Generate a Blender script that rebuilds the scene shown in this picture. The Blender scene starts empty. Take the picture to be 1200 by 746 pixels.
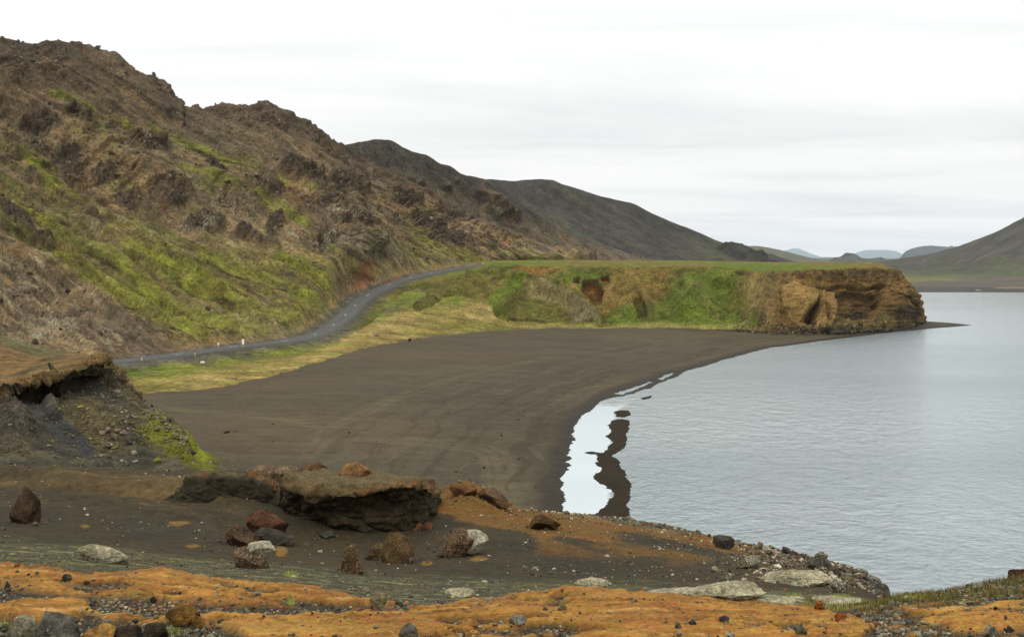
import bpy, math, random
import numpy as np
random.seed(7); RNG = np.random.default_rng(7)
S = bpy.context.scene; C = S.collection
R = math.radians
# ------------------------------------------------------------------ camera
CAMZ = 27.0; F = 1152.0; VH = 300.0
cam_d = bpy.data.cameras.new('camera'); cam = bpy.data.objects.new('camera', cam_d); C.objects.link(cam)
cam.location = (0, 0, CAMZ); cam.rotation_euler = (R(90), 0, 0)
cam_d.sensor_width = 36; cam_d.lens = 36*F/1200; cam_d.shift_y = -(373-VH)/1200
cam_d.clip_start = 0.5; cam_d.clip_end = 60000
S.camera = cam
# ------------------------------------------------------------------ sky, sun, exposure
SUN_EL, SUN_AZ = 52, 200          # overcast: a broad soft sun, high over the camera's left shoulder
W = bpy.data.worlds.new('World'); S.world = W; W.use_nodes = True
nt = W.node_tree; nt.nodes.clear()
def wn(t, **k):
    n = nt.nodes.new(t)
    for a, b in k.items(): setattr(n, a, b)
    return n
L = nt.links.new
out = wn('ShaderNodeOutputWorld'); bg = wn('ShaderNodeBackground'); bg.inputs['Strength'].default_value = 0.1
sky = wn('ShaderNodeTexSky', sky_type='NISHITA', sun_disc=False, sun_elevation=R(SUN_EL), sun_rotation=R(SUN_AZ))
tc = wn('ShaderNodeTexCoord'); sep = wn('ShaderNodeSeparateXYZ'); L(tc.outputs['Generated'], sep.inputs[0])
# cloud deck: project the view direction on a high plane, stretch the noise, thin bright and grey bands
zc = wn('ShaderNodeMath', operation='MAXIMUM'); zc.inputs[1].default_value = 0.0; L(sep.outputs['Z'], zc.inputs[0])
za = wn('ShaderNodeMath', operation='ADD'); za.inputs[1].default_value = 0.07; L(zc.outputs[0], za.inputs[0])
dx = wn('ShaderNodeMath', operation='DIVIDE'); L(sep.outputs['X'], dx.inputs[0]); L(za.outputs[0], dx.inputs[1])
dy = wn('ShaderNodeMath', operation='DIVIDE'); L(sep.outputs['Y'], dy.inputs[0]); L(za.outputs[0], dy.inputs[1])
cx = wn('ShaderNodeCombineXYZ'); L(dx.outputs[0], cx.inputs[0]); L(dy.outputs[0], cx.inputs[1])
mp = wn('ShaderNodeMapping'); mp.inputs['Scale'].default_value = (0.16, 0.42, 1); mp.inputs['Rotation'].default_value = (0, 0, R(-8)); mp.inputs['Location'].default_value = (3.1, 0.4, 0); L(cx.outputs[0], mp.inputs[0])
n1 = wn('ShaderNodeTexNoise'); n1.inputs['Scale'].default_value = 1.6; n1.inputs['Detail'].default_value = 7; n1.inputs['Roughness'].default_value = 0.55; n1.inputs['Distortion'].default_value = .5; L(mp.outputs[0], n1.inputs['Vector'])
cr = wn('ShaderNodeValToRGB'); L(n1.outputs['Fac'], cr.inputs[0])
e = cr.color_ramp.elements
e[0].position = 0.30; e[0].color = (0.80, 0.808, 0.805, 1)
e[1].position = 0.60; e[1].color = (0.98, 0.975, 0.955, 1)
m = cr.color_ramp.elements.new(0.5); m.color = (0.94, 0.935, 0.92, 1)
# CIE overcast: the zenith far brighter than the horizon
gr = wn('ShaderNodeMapRange'); gr.inputs['From Min'].default_value = 0.10; gr.inputs['From Max'].default_value = 0.95
gr.inputs['To Min'].default_value = 10.5; gr.inputs['To Max'].default_value = 21.0; L(sep.outputs['Z'], gr.inputs['Value'])
ml = wn('ShaderNodeVectorMath', operation='SCALE'); L(cr.outputs[0], ml.inputs[0]); L(gr.outputs[0], ml.inputs['Scale'])
mx = wn('ShaderNodeMix', data_type='RGBA'); mx.inputs[0].default_value = 0.97; L(sky.outputs[0], mx.inputs[6]); L(ml.outputs[0], mx.inputs[7])
L(mx.outputs[2], bg.inputs['Color']); L(bg.outputs[0], out.inputs[0])
sl = bpy.data.lights.new('sun', 'SUN'); sun = bpy.data.objects.new('sun', sl); C.objects.link(sun)
sl.energy = 1.4; sl.angle = R(12); sl.color = (1, 0.96, 0.9)
az = R(SUN_AZ); el = R(SUN_EL)
from mathutils import Vector
sd_ = Vector((math.sin(az)*math.cos(el), math.cos(az)*math.cos(el), math.sin(el)))
sun.rotation_euler = sd_.to_track_quat('Z', 'Y').to_euler()
S.view_settings.view_transform = 'Standard'; S.view_settings.look = 'None'; S.view_settings.exposure = 0.0; S.view_settings.gamma = 1
S.view_settings.use_curve_mapping = False
S.render.engine = 'CYCLES'
S.cycles.max_bounces = 4; S.cycles.diffuse_bounces = 2; S.cycles.glossy_bounces = 2; S.cycles.volume_bounces = 1
S.cycles.use_denoising = True; S.cycles.denoiser = 'OPENIMAGEDENOISE'; S.cycles.denoising_input_passes = 'RGB_ALBEDO_NORMAL'; S.cycles.denoising_prefilter = 'ACCURATE'

# ------------------------------------------------------------------ numpy helpers
LUM = np.array([1.32, 1.32, 1.50]); SAT = .93
def tg(r, g, b):
    """albedo for a surface that shows this sRGB value under the overcast light"""
    c = np.array([r, g, b], float)/255; c = c*SAT+(.35*c[0]+.5*c[1]+.15*c[2])*(1-SAT)
    c = np.where(c <= .04045, c/12.92, ((c+.055)/1.055)**2.4)
    return np.clip(c/LUM, 0, .8)
_perm = np.random.default_rng(3).permutation(256).astype(np.int32); _perm = np.concatenate([_perm, _perm])
_g = np.random.default_rng(4).normal(size=(256, 3)); _g /= np.linalg.norm(_g, axis=1)[:, None]; _g = _g.astype(np.float32)
def _perlin(p):
    p = p.astype(np.float32); i = np.floor(p).astype(np.int32); f = p-i; i &= 255
    u = f*f*f*(f*(f*6-15)+10); res = 0
    for a in (0, 1):
        wa = u[:, 0] if a else 1-u[:, 0]; h1 = _perm[(i[:, 0]+a) & 255]
        for b in (0, 1):
            wb = wa*(u[:, 1] if b else 1-u[:, 1]); h2 = _perm[(h1+i[:, 1]+b) & 255]
            for c in (0, 1):
                wc = wb*(u[:, 2] if c else 1-u[:, 2]); h = _perm[(h2+i[:, 2]+c) & 255]
                gg = _g[h]
                res = res+wc*(gg[:, 0]*(f[:, 0]-a)+gg[:, 1]*(f[:, 1]-b)+gg[:, 2]*(f[:, 2]-c))
    return res*1.6
from concurrent.futures import ThreadPoolExecutor
_ex = ThreadPoolExecutor(4)
def _par(fn, p, B=16384):
    if len(p) <= B: return fn(p)
    r = list(_ex.map(fn, [p[i:i+B] for i in range(0, len(p), B)]))
    return np.concatenate(r) if not isinstance(r[0], tuple) else tuple(np.concatenate(x) for x in zip(*r))
def _worley(p):
    p = p.astype(np.float32); i = np.floor(p).astype(np.int32); f = p-i
    F1 = np.full(len(p), 9., np.float32); F2 = F1.copy(); idd = np.zeros(len(p), np.int32)
    for a in (-1, 0, 1):
        h1 = _perm[(i[:, 0]+a) & 255]
        for b in (-1, 0, 1):
            h2 = _perm[(h1+i[:, 1]+b) & 255]
            for c in (-1, 0, 1):
                h = _perm[(h2+i[:, 2]+c) & 255]; o = _jit[h]
                d = (f[:, 0]-a-o[:, 0])**2+(f[:, 1]-b-o[:, 1])**2+(f[:, 2]-c-o[:, 2])**2
                m = d < F1; F2 = np.where(m, F1, np.minimum(F2, d)); idd = np.where(m, h, idd); F1 = np.where(m, d, F1)
    return np.sqrt(F1), np.sqrt(F2), _perm[idd].astype(np.float32)/255
_jit = np.random.default_rng(5).random((256, 3)).astype(np.float32)*.9+.05
def worley(P, sc, off=0):
    return _par(_worley, np.asarray(P, np.float32)/np.asarray(sc, np.float32)+off*13.7)
def blocks(P, sc, off=0):
    """broken, bedded rock: each cell a block of its own height, with cracks between"""
    f1, f2, r = worley(P, sc, off); return (r-.5)*ss(.02, .22, f2-f1)-.35*ss(.12, .0, f2-f1)
def perlin(p): return _par(_perlin, p)
def fbm(p, sc, oct=4, gain=.5, off=0, ridged=False):
    q = np.asarray(p, np.float32)/sc+off*17.31; a = 1; r = 0; t = 0
    for k in range(oct):
        n = perlin(q)
        if ridged: n = 1-2*np.abs(n)
        r = r+a*n; t += a; a *= gain; q = q*2.03+5.7
    return r/t
def ss(a, b, x):
    t = np.clip((x-a)/(b-a), 0, 1); return t*t*(3-2*t)
def mixc(c, col, m): return c*(1-m[:, None])+np.asarray(col)[None]*m[:, None]
def W3(u, v, d): return np.stack([(u-600)/F*d, d*np.ones_like(u), CAMZ-(v-VH)/F*d], -1)
def UV(P): return 600+F*P[..., 0]/P[..., 1], VH+F*(CAMZ-P[..., 2])/P[..., 1]
def polysd(X, Y, poly):
    """signed distance, negative inside"""
    P = np.array(poly, float); Q = np.roll(P, -1, 0); d2 = np.full(X.shape, 1e18); ins = np.zeros(X.shape, bool)
    for (ax, ay), (bx, by) in zip(P, Q):
        ex, ey = bx-ax, by-ay; t = np.clip(((X-ax)*ex+(Y-ay)*ey)/(ex*ex+ey*ey+1e-12), 0, 1)
        d2 = np.minimum(d2, (X-ax-t*ex)**2+(Y-ay-t*ey)**2)
        if ay != by: ins ^= ((ay > Y) != (by > Y)) & (X < ex*(Y-ay)/ey+ax)
    d = np.sqrt(d2); return np.where(ins, -d, d)
def linesd(X, Y, pts):
    d = np.full(X.shape, 1e9)
    for (ax, ay), (bx, by) in zip(pts[:-1], pts[1:]):
        ex, ey = bx-ax, by-ay; t = np.clip(((X-ax)*ex+(Y-ay)*ey)/(ex*ex+ey*ey+1e-12), 0, 1)
        d = np.minimum(d, np.hypot(X-ax-t*ex, Y-ay-t*ey))
    return d
def blob(u, v, cu, cv, ru, rv, rot=0):
    a = R(rot); x = u-cu; y = v-cv; X = x*math.cos(a)+y*math.sin(a); Y = -x*math.sin(a)+y*math.cos(a)
    return np.exp(-((X/ru)**2+(Y/rv)**2))
def pchip(y, x, xn):
    """monotone cubic along axis 0"""
    h = np.diff(x); sh = (-1,)+(1,)*(y.ndim-1); hh = h.reshape(sh); dl = np.diff(y, axis=0)/hh
    m = np.zeros_like(y); m[0] = dl[0]; m[-1] = dl[-1]
    a, b = dl[:-1], dl[1:]; same = a*b > 0
    m[1:-1] = np.where(same, 2*a*b/np.where(same, a+b, 1), 0)
    k = np.clip(np.searchsorted(x, xn, side='right')-1, 0, len(x)-2)
    t = ((xn-x[k])/h[k]).reshape(sh); H_ = h[k].reshape(sh)
    return y[k]*(1+2*t)*(1-t)**2+m[k]*H_*t*(1-t)**2+y[k+1]*t*t*(3-2*t)+m[k+1]*H_*t*t*(t-1)
def spread(n_per): # n_per: samples per segment -> parameter list
    return np.concatenate([np.linspace(i, i+1, n, endpoint=False) for i, n in enumerate(n_per)]+[[len(n_per)]])
def net(ctrl, px=1.3, py=1.3, cap=(1100, 700)):
    """ctrl [row][col] world points -> dense grid, sampled about every px pixels as seen in the photograph's view"""
    ctrl = np.asarray(ctrl, float)
    u, v = UV(ctrl)
    seg = lambda a, b, s: np.maximum(3, (np.hypot(a, b).max()/s if np.ndim(a) == 0 else np.hypot(a, b)/s)).astype(int)
    dc = np.hypot(np.diff(np.clip(u, -200, 1400), axis=1), np.diff(np.clip(v, -100, 900), axis=1)).max(0)/px
    dr = np.percentile(np.hypot(np.diff(np.clip(u, -200, 1400), axis=0), np.diff(np.clip(v, -60, 780), axis=0)), 75, axis=1)/py
    tr = spread(np.maximum(4, dr).astype(int)); tcn = spread(np.maximum(4, dc).astype(int))
    g = pchip(ctrl, np.arange(ctrl.shape[0]), tr)
    g = pchip(np.swapaxes(g, 0, 1), np.arange(ctrl.shape[1]), tcn)
    return np.swapaxes(g, 0, 1)
def rows_at(rows, us):
    """rows: list of [(u,v,d),...] -> control grid at columns us"""
    o = []
    for r in rows:
        a = np.array(r, float); ff = lambda j: pchip(a[:, j:j+1], a[:, 0], np.clip(us, a[0, 0], a[-1, 0]))[:, 0] if len(a) > 1 else np.full(len(us), a[0, j])
        o.append(W3(us, ff(1), ff(2)))
    return np.array(o)
def normals(G):
    du = np.gradient(G, axis=1); dv = np.gradient(G, axis=0); n = np.cross(du, dv); n /= np.linalg.norm(n, axis=-1)[..., None]+1e-12
    if n[..., 2].mean() < 0: n = -n
    return n
# ------------------------------------------------------------------ mesh + material helpers
def mesh_obj(name, V, faces, mat, parent=None, col=None, attrs=None, smooth=True):
    V = np.asarray(V, np.float32).reshape(-1, 3); faces = np.asarray(faces, np.int32); k = faces.shape[1]
    me = bpy.data.meshes.new(name); me.vertices.add(len(V)); me.vertices.foreach_set('co', V.ravel())
    me.loops.add(faces.size); me.loops.foreach_set('vertex_index', faces.ravel())
    me.polygons.add(len(faces)); me.polygons.foreach_set('loop_start', np.arange(0, faces.size, k, dtype=np.int32))
    try: me.polygons.foreach_set('loop_total', np.full(len(faces), k, np.int32))
    except Exception: pass
    me.polygons.foreach_set('use_smooth', np.full(len(faces), smooth, bool))
    me.update(calc_edges=True)
    if col is not None:
        a = me.color_attributes.new('Col', 'FLOAT_COLOR', 'POINT')
        a.data.foreach_set('color', np.concatenate([np.clip(col, 0, 1), np.ones((len(V), 1))], 1).astype(np.float32).ravel())
    for kx, va in (attrs or {}).items():
        a = me.attributes.new(kx, 'FLOAT', 'POINT'); a.data.foreach_set('value', np.asarray(va, np.float32).ravel())
    me.materials.append(mat)
    o = bpy.data.objects.new(name, me); C.objects.link(o)
    if parent is not None: o.parent = parent
    return o
def grid_faces(nr, nc, flip=False):
    i = np.arange(nr*nc).reshape(nr, nc); f = np.stack([i[:-1, :-1], i[:-1, 1:], i[1:, 1:], i[1:, :-1]], -1).reshape(-1, 4)
    return f[:, ::-1] if flip else f
def grid_obj(name, G, mat, **k):
    n = np.cross(G[0, 1]-G[0, 0], G[1, 0]-G[0, 0])
    return mesh_obj(name, G.reshape(-1, 3), grid_faces(*G.shape[:2], flip=False), mat, **k)
def tag(o, label=None, cat=None, group=None, kind=None):
    for a, b in (('label', label), ('category', cat), ('group', group), ('kind', kind)):
        if b: o[a] = b
    return o
def terrain_mat(name, s=1.0, vary=.35, bump=.25, lichcol=(150, 150, 130), spec=.08, lichscale=1.0, stretch=(1, 1, 1)):
    """s: size in metres of the finest speckle"""
    mt = bpy.data.materials.new(name); mt.use_nodes = True; t = mt.node_tree; N = t.nodes; l = t.links.new
    b = N['Principled BSDF']; b.inputs['Specular IOR Level'].default_value = spec
    def new(ty, **k):
        n = N.new(ty)
        for a, c in k.items(): setattr(n, a, c)
        return n
    at = new('ShaderNodeAttribute', attribute_name='Col'); al = new('ShaderNodeAttribute', attribute_name='lich'); aw = new('ShaderNodeAttribute', attribute_name='wet')
    co = new('ShaderNodeTexCoord'); mpp = new('ShaderNodeMapping'); mpp.inputs['Scale'].default_value = stretch; l(co.outputs['Object'], mpp.inputs[0])
    def noise(sc, det, rough=.6):
        n = new('ShaderNodeTexNoise'); n.inputs['Scale'].default_value = sc; n.inputs['Detail'].default_value = det; n.inputs['Roughness'].default_value = rough; l(mpp.outputs[0], n.inputs['Vector']); return n
    a = noise(1/(s*1.5), 4, .75); c = noise(1/(s*9), 4, .6)
    mr = new('ShaderNodeMapRange'); mr.inputs['From Min'].default_value = .34; mr.inputs['From Max'].default_value = .66; mr.inputs['To Min'].default_value = 1-vary; mr.inputs['To Max'].default_value = 1+vary; mr.clamp = True; l(a.outputs['Fac'], mr.inputs['Value'])
    m2 = new('ShaderNodeMapRange'); m2.inputs['From Min'].default_value = .34; m2.inputs['From Max'].default_value = .66; m2.inputs['To Min'].default_value = 1-vary*.6; m2.inputs['To Max'].default_value = 1+vary*.6; l(c.outputs['Fac'], m2.inputs['Value'])
    mu = new('ShaderNodeMath', operation='MULTIPLY'); l(mr.outputs[0], mu.inputs[0]); l(m2.outputs[0], mu.inputs[1])
    sc_ = new('ShaderNodeVectorMath', operation='SCALE'); l(at.outputs['Color'], sc_.inputs[0]); l(mu.outputs[0], sc_.inputs['Scale'])
    # hue drift
    hs = new('ShaderNodeHueSaturation'); hr = new('ShaderNodeMapRange'); hr.inputs['From Min'].default_value = .3; hr.inputs['From Max'].default_value = .7; hr.inputs['To Min'].default_value = .485; hr.inputs['To Max'].default_value = .515
    h = noise(1/(s*5), 3); l(h.outputs['Fac'], hr.inputs['Value']); l(hr.outputs[0], hs.inputs['Hue']); l(sc_.outputs[0], hs.inputs['Color'])
    # pale crust lichen in patches
    ln = noise(1/(s*1.1*lichscale), 3, .8); th = new('ShaderNodeMath', operation='MULTIPLY_ADD'); th.inputs[1].default_value = .30; l(al.outputs['Fac'], th.inputs[0]); l(ln.outputs['Fac'], th.inputs[2])
    lm = new('ShaderNodeMapRange'); lm.inputs['From Min'].default_value = .77; lm.inputs['From Max'].default_value = .83; l(th.outputs[0], lm.inputs['Value'])
    mi = new('ShaderNodeMix', data_type='RGBA'); l(lm.outputs[0], mi.inputs[0]); l(hs.outputs[0], mi.inputs[6])
    lc = tg(*lichcol); mi.inputs[7].default_value = (*lc, 1)
    l(mi.outputs[2], b.inputs['Base Color'])
    ro = new('ShaderNodeMapRange'); ro.inputs['To Min'].default_value = .95; ro.inputs['To Max'].default_value = .35; l(aw.outputs['Fac'], ro.inputs['Value']); l(ro.outputs[0], b.inputs['Roughness'])
    bp = new('ShaderNodeBump'); bp.inputs['Strength'].default_value = 1; bp.inputs['Distance'].default_value = bump; l(a.outputs['Fac'], bp.inputs['Height']); l(bp.outputs[0], b.inputs['Normal'])
    return mt
def plain_mat(name, col, rough=.8, spec=.3, metal=0):
    mt = bpy.data.materials.new(name); mt.use_nodes = True; t = mt.node_tree; b = t.nodes['Principled BSDF']
    n = t.nodes.new('ShaderNodeTexNoise'); n.inputs['Scale'].default_value = 6; n.inputs['Detail'].default_value = 4
    co = t.nodes.new('ShaderNodeTexCoord'); t.links.new(co.outputs['Object'], n.inputs['Vector'])
    mr = t.nodes.new('ShaderNodeMapRange'); mr.inputs['To Min'].default_value = .75; mr.inputs['To Max'].default_value = 1.2; t.links.new(n.outputs['Fac'], mr.inputs['Value'])
    v = t.nodes.new('ShaderNodeVectorMath'); v.operation = 'SCALE'; v.inputs[0].default_value = tuple(col); t.links.new(mr.outputs[0], v.inputs['Scale']); t.links.new(v.outputs[0], b.inputs['Base Color'])
    b.inputs['Roughness'].default_value = rough; b.inputs['Specular IOR Level'].default_value = spec; b.inputs['Metallic'].default_value = metal
    return mt

# ================================================================== BEACH (one sheet, shore shaped by the waterline)
def w0(u, v): d = CAMZ*F/(v-VH); return ((u-600)/F*d, d)
shore = [(690, 640), (672, 606), (659, 597), (663, 584), (655, 574), (659, 560), (667, 545), (664, 531), (672, 515), (674, 500), (681, 490), (690, 483), (701, 472), (716, 465.5), (727, 464), (741, 461.5), (748, 459), (772, 449), (794, 440), (802, 435), (820, 430), (850, 421), (880, 412.5), (905, 407), (950, 401), (1000, 394.5), (1050, 388.5), (1100, 384), (1139, 381)]
sea = [w0(*p) for p in shore]+[w0(1120, 378.5), w0(1095, 377), (165, 415), (150, 520), (60, 900), (2500, 900), (2500, 20), (15, 20), w0(690, 640)]
bars = [[(721, 483), (728, 480.5), (735, 481), (737, 486), (731, 488.5), (723, 488)],
        [(717, 492), (728, 490.5), (737, 491.5), (737, 500), (733, 508), (735, 516), (730, 525), (722, 530), (714, 533), (700, 532.5), (686, 531), (694, 529), (707, 530), (713, 526), (716, 518), (711, 511), (718, 505), (715, 498)],
        [(699, 533), (716, 534), (727, 541), (733, 552), (735, 562), (741, 573), (740, 585), (738, 600), (738, 640), (680, 640), (692, 606), (702, 596), (716, 583), (719, 577), (713, 570), (700, 563), (696, 557), (704, 550), (699, 543), (703, 538)],
        [(752, 466), (764, 463), (762, 466), (754, 468)]]
ponds = [[(722, 461), (738, 455), (757, 448.5), (766, 446), (757, 452), (742, 457.5), (728, 462)], [(771, 443.5), (782, 438.5), (793, 435.5), (786, 440), (776, 445)]]
barsw = [[w0(*p) for p in b] for b in bars]
us = np.linspace(100, 1180, 1080); vs = np.concatenate([np.linspace(372, 640, 420), np.linspace(641, 700, 20)])
U_, V_ = np.meshgrid(us, vs); d_ = CAMZ*F/(V_-VH); X = (U_-600)/F*d_; Y = d_
Pf = np.stack([X.ravel(), Y.ravel(), 0*X.ravel()], -1)
wob = fbm(Pf, 9, 4, off=2)*1.3+fbm(Pf*np.array([.5, 1, 1]), 2.0, 4, gain=.65, off=3)*1.25
sdw = polysd(Pf[:, 0], Pf[:, 1], sea)
for b in ponds: sdw = np.minimum(sdw, polysd(Pf[:, 0], Pf[:, 1], [w0(*p) for p in b]))
sdb = np.full(len(Pf), 1e9)
for b in barsw: sdb = np.minimum(sdb, polysd(Pf[:, 0], Pf[:, 1], b))
land = np.maximum(sdw, -sdb)                 # distance inland (+) / offshore (-)

land = land+wob*ss(14, 0, np.abs(land))*np.where(sdb < 3, .6, .75)
z = np.where(land < 0, np.maximum(land*.06, -2.5), .10*ss(0, 1.2, land)+.035*np.minimum(land, 45))
z = z+(fbm(Pf, 25, 4, off=5)*.10+fbm(Pf, 3, 3, off=6)*.02)*ss(1, 8, land)
Pb = Pf.copy(); Pb[:, 2] = z
ub, vb = UV(Pb)
# faint curved vehicle tracks and a pale worn path are low ruts in the sand
tracks = [[(385, 520), (375, 527), (365, 540)], [(200, 490), (290, 500), (340, 505), (382, 512), (430, 490), (520, 455), (640, 425)], [(382, 512), (368, 538), (362, 545)],
          [(420, 520), (500, 528), (550, 530), (572, 538), (576, 560), (578, 585)], [(430, 515), (510, 522), (566, 526), (588, 540), (590, 560), (598, 595)]]
tr = np.full(len(Pb), 1e9)
for t_ in tracks:
    a = np.array([w0(*p) for p in t_])
    a = pchip(a, np.arange(len(a)), np.linspace(0, len(a)-1, 30)); tr = np.minimum(tr, linesd(Pb[:, 0]+fbm(Pb, 12, 2)*.8, Pb[:, 1], a))
rut = ss(.9, .3, np.abs(tr-.9))
Pb[:, 2] -= rut*.05
sand = tg(80, 72, 60)
cb = np.repeat(sand[None], len(Pb), 0)
st = fbm(Pb*np.array([.25, 1.3, 1]), 6, 5, off=7)            # wind and water lines along the shore
cb *= (1+.16*st+.14*fbm(Pb, 30, 3, off=8))[:, None]
cb = mixc(cb, tg(90, 76, 56), ss(.0, .5, fbm(Pb*np.array([.5, 1, 1]), 45, 4, off=9))*.5)
cb = mixc(cb, tg(70, 66, 56), ss(10, 2, np.abs(land-14+4*fbm(Pb, 20, 2)))*.45)
cb = mixc(cb, tg(94, 86, 68), rut*.45)
cb = mixc(cb, tg(112, 100, 68), ss(1.4, .3, tr)*ss(-.1, .3, fbm(Pb, 8, 3, off=11))*.22)
tl = fbm(np.stack([land/2.2+1.2*fbm(Pb, 14, 3, off=15), Pb[:, 1]/60, 0*land], -1), 1, 4, gain=.6, off=16)
cb = mixc(cb, tg(58, 51, 40), ss(.03, .28, tl)*ss(52, 8, land)*.5); cb = mixc(cb, tg(96, 88, 72), ss(.08, .32, -tl)*ss(66, 14, land)*.3)
cb = mixc(cb, tg(120, 114, 66), ss(.52, .66, fbm(Pb*np.array([.35, 1.2, 1]), 7, 4, off=12))*ss(420, 470, ub)*ss(560, 400, ub)*ss(470, 440, vb)*.9)
wetm = ss(4.2+1.2*fbm(Pb, 6, 3, off=13), 1.0, land)
cb = mixc(cb, tg(44, 38, 29), wetm); isb = ss(2.2, 1.0, sdb+.5*fbm(Pb, 3, 3, off=14)); cb = mixc(cb, tg(46, 38, 25), isb*.85)
swm = ss(.5, -.5, land); cb = mixc(cb, tg(30, 32, 28), swm)
M_beach = terrain_mat('black_sand', s=.3, vary=.22, bump=.05, stretch=(.35, 1, 1))
beach = grid_obj('beach', Pb.reshape(X.shape+(3,)), M_beach, col=cb, attrs={'lich': np.zeros(len(Pb)), 'wet': wetm*.5*ss(-1, 3, sdb)})
tag(beach, 'flat black volcanic sand beach curving along the lake', 'beach', kind='structure')

# ground sheet to the horizon, below everything
gs = 30000; gn = 60
gx, gy = np.meshgrid(np.linspace(-gs, gs, gn), np.linspace(-6000, gs, gn))
G = np.stack([gx, gy, np.full_like(gx, -3.5)], -1)
M_far = terrain_mat('lake_bed_ground', s=4, vary=.2, bump=.1)
gnd = grid_obj('ground', G, M_far, col=np.repeat(tg(70, 66, 56)[None], gn*gn, 0)); tag(gnd, kind='structure')

# ================================================================== LAKE
wm = bpy.data.materials.new('lake_water'); wm.use_nodes = True; t = wm.node_tree; N = t.nodes; l = t.links.new; b = N['Principled BSDF']
b.inputs['Base Color'].default_value = (.088, .116, .128, 1); b.inputs['IOR'].default_value = 1.33; b.inputs['Specular IOR Level'].default_value = .3
co = N.new('ShaderNodeTexCoord'); sp = N.new('ShaderNodeAttribute'); sp.attribute_name = 'ripple'
def wnoise(sx, sy, sc, det, rot=0):
    mp_ = N.new('ShaderNodeMapping'); mp_.inputs['Scale'].default_value = (sx, sy, 1); mp_.inputs['Rotation'].default_value = (0, 0, R(rot)); l(co.outputs['Object'], mp_.inputs[0])
    n = N.new('ShaderNodeTexNoise'); n.inputs['Scale'].default_value = sc; n.inputs['Detail'].default_value = det; n.inputs['Roughness'].default_value = .62; n.inputs['Distortion'].default_value = .3; l(mp_.outputs[0], n.inputs['Vector']); return n
a = wnoise(.8, 1.2, 1.15, 6, 20); c = wnoise(1, .8, .34, 3, -15)
ad = N.new('ShaderNodeMath'); ad.operation = 'MULTIPLY_ADD'; ad.inputs[1].default_value = 1.5; l(c.outputs['Fac'], ad.inputs[0]); l(a.outputs['Fac'], ad.inputs[2])
bp = N.new('ShaderNodeBump'); bp.inputs['Distance'].default_value = .7; l(sp.outputs['Fac'], bp.inputs['Strength']); l(ad.outputs[0], bp.inputs['Height']); l(bp.outputs[0], b.inputs['Normal'])
rr = N.new('ShaderNodeMapRange'); rr.inputs['To Min'].default_value = .03; rr.inputs['To Max'].default_value = .24; l(sp.outputs['Fac'], rr.inputs['Value']); l(rr.outputs[0], b.inputs['Roughness'])
mt_ = N.new('ShaderNodeMapRange'); mt_.inputs['To Min'].default_value = .0; mt_.inputs['To Max'].default_value = .0
gl = N.new('ShaderNodeBsdfGlossy'); gl.inputs['Color'].default_value = (.86, .93, .94, 1); l(rr.outputs[0], gl.inputs['Roughness']); l(bp.outputs[0], gl.inputs['Normal'])
mt_.inputs['To Min'].default_value = .84; mt_.inputs['To Max'].default_value = .25; l(sp.outputs['Fac'], mt_.inputs['Value'])
ms = N.new('ShaderNodeMixShader'); l(mt_.outputs[0], ms.inputs[0]); l(b.outputs[0], ms.inputs[1]); l(gl.outputs[0], ms.inputs[2]); l(ms.outputs[0], N['Material Output'].inputs['Surface'])
# still water in the shallow lagoon is brightened by a boosted mirror share; the open lake is darker
li = np.linspace(0, 1, 220)
xs_ = np.concatenate([np.linspace(-60, 130, 260), np.linspace(131, 2600, 60)]); ys_ = np.concatenate([np.linspace(12, 260, 330), np.linspace(262, 1500, 80)])
gx, gy = np.meshgrid(xs_, ys_); Gw = np.stack([gx, gy, 0*gx], -1); pw = Gw.reshape(-1, 3)
uw, vw = UV(pw)
edge = np.array([w0(*p) for p in [(738, 760), (738, 600), (740, 575), (731, 540), (736, 510), (737, 484), (752, 470), (778, 455), (806, 434)]])
xe = np.interp(pw[:, 1], edge[:, 1], edge[:, 0]); 
rip = ss(-2.6, -1.4, pw[:, 0]-xe+fbm(pw, 5, 3)*.8)
rip = np.maximum(rip, ss(176, 190, pw[:, 1]+fbm(pw, 7, 3, off=9)*8))
rip = rip*(.62+.38*ss(-.5, .5, fbm(pw*np.array([.5, 1, 1]), 60, 3, off=4)))
rip = rip*(1-.55*ss(330, 520, pw[:, 1]))
lake = grid_obj('lake', Gw, wm, attrs={'ripple': rip}); tag(lake, 'grey rippled lake with a still pale lagoon along the beach', 'lake', kind='structure')

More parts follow.
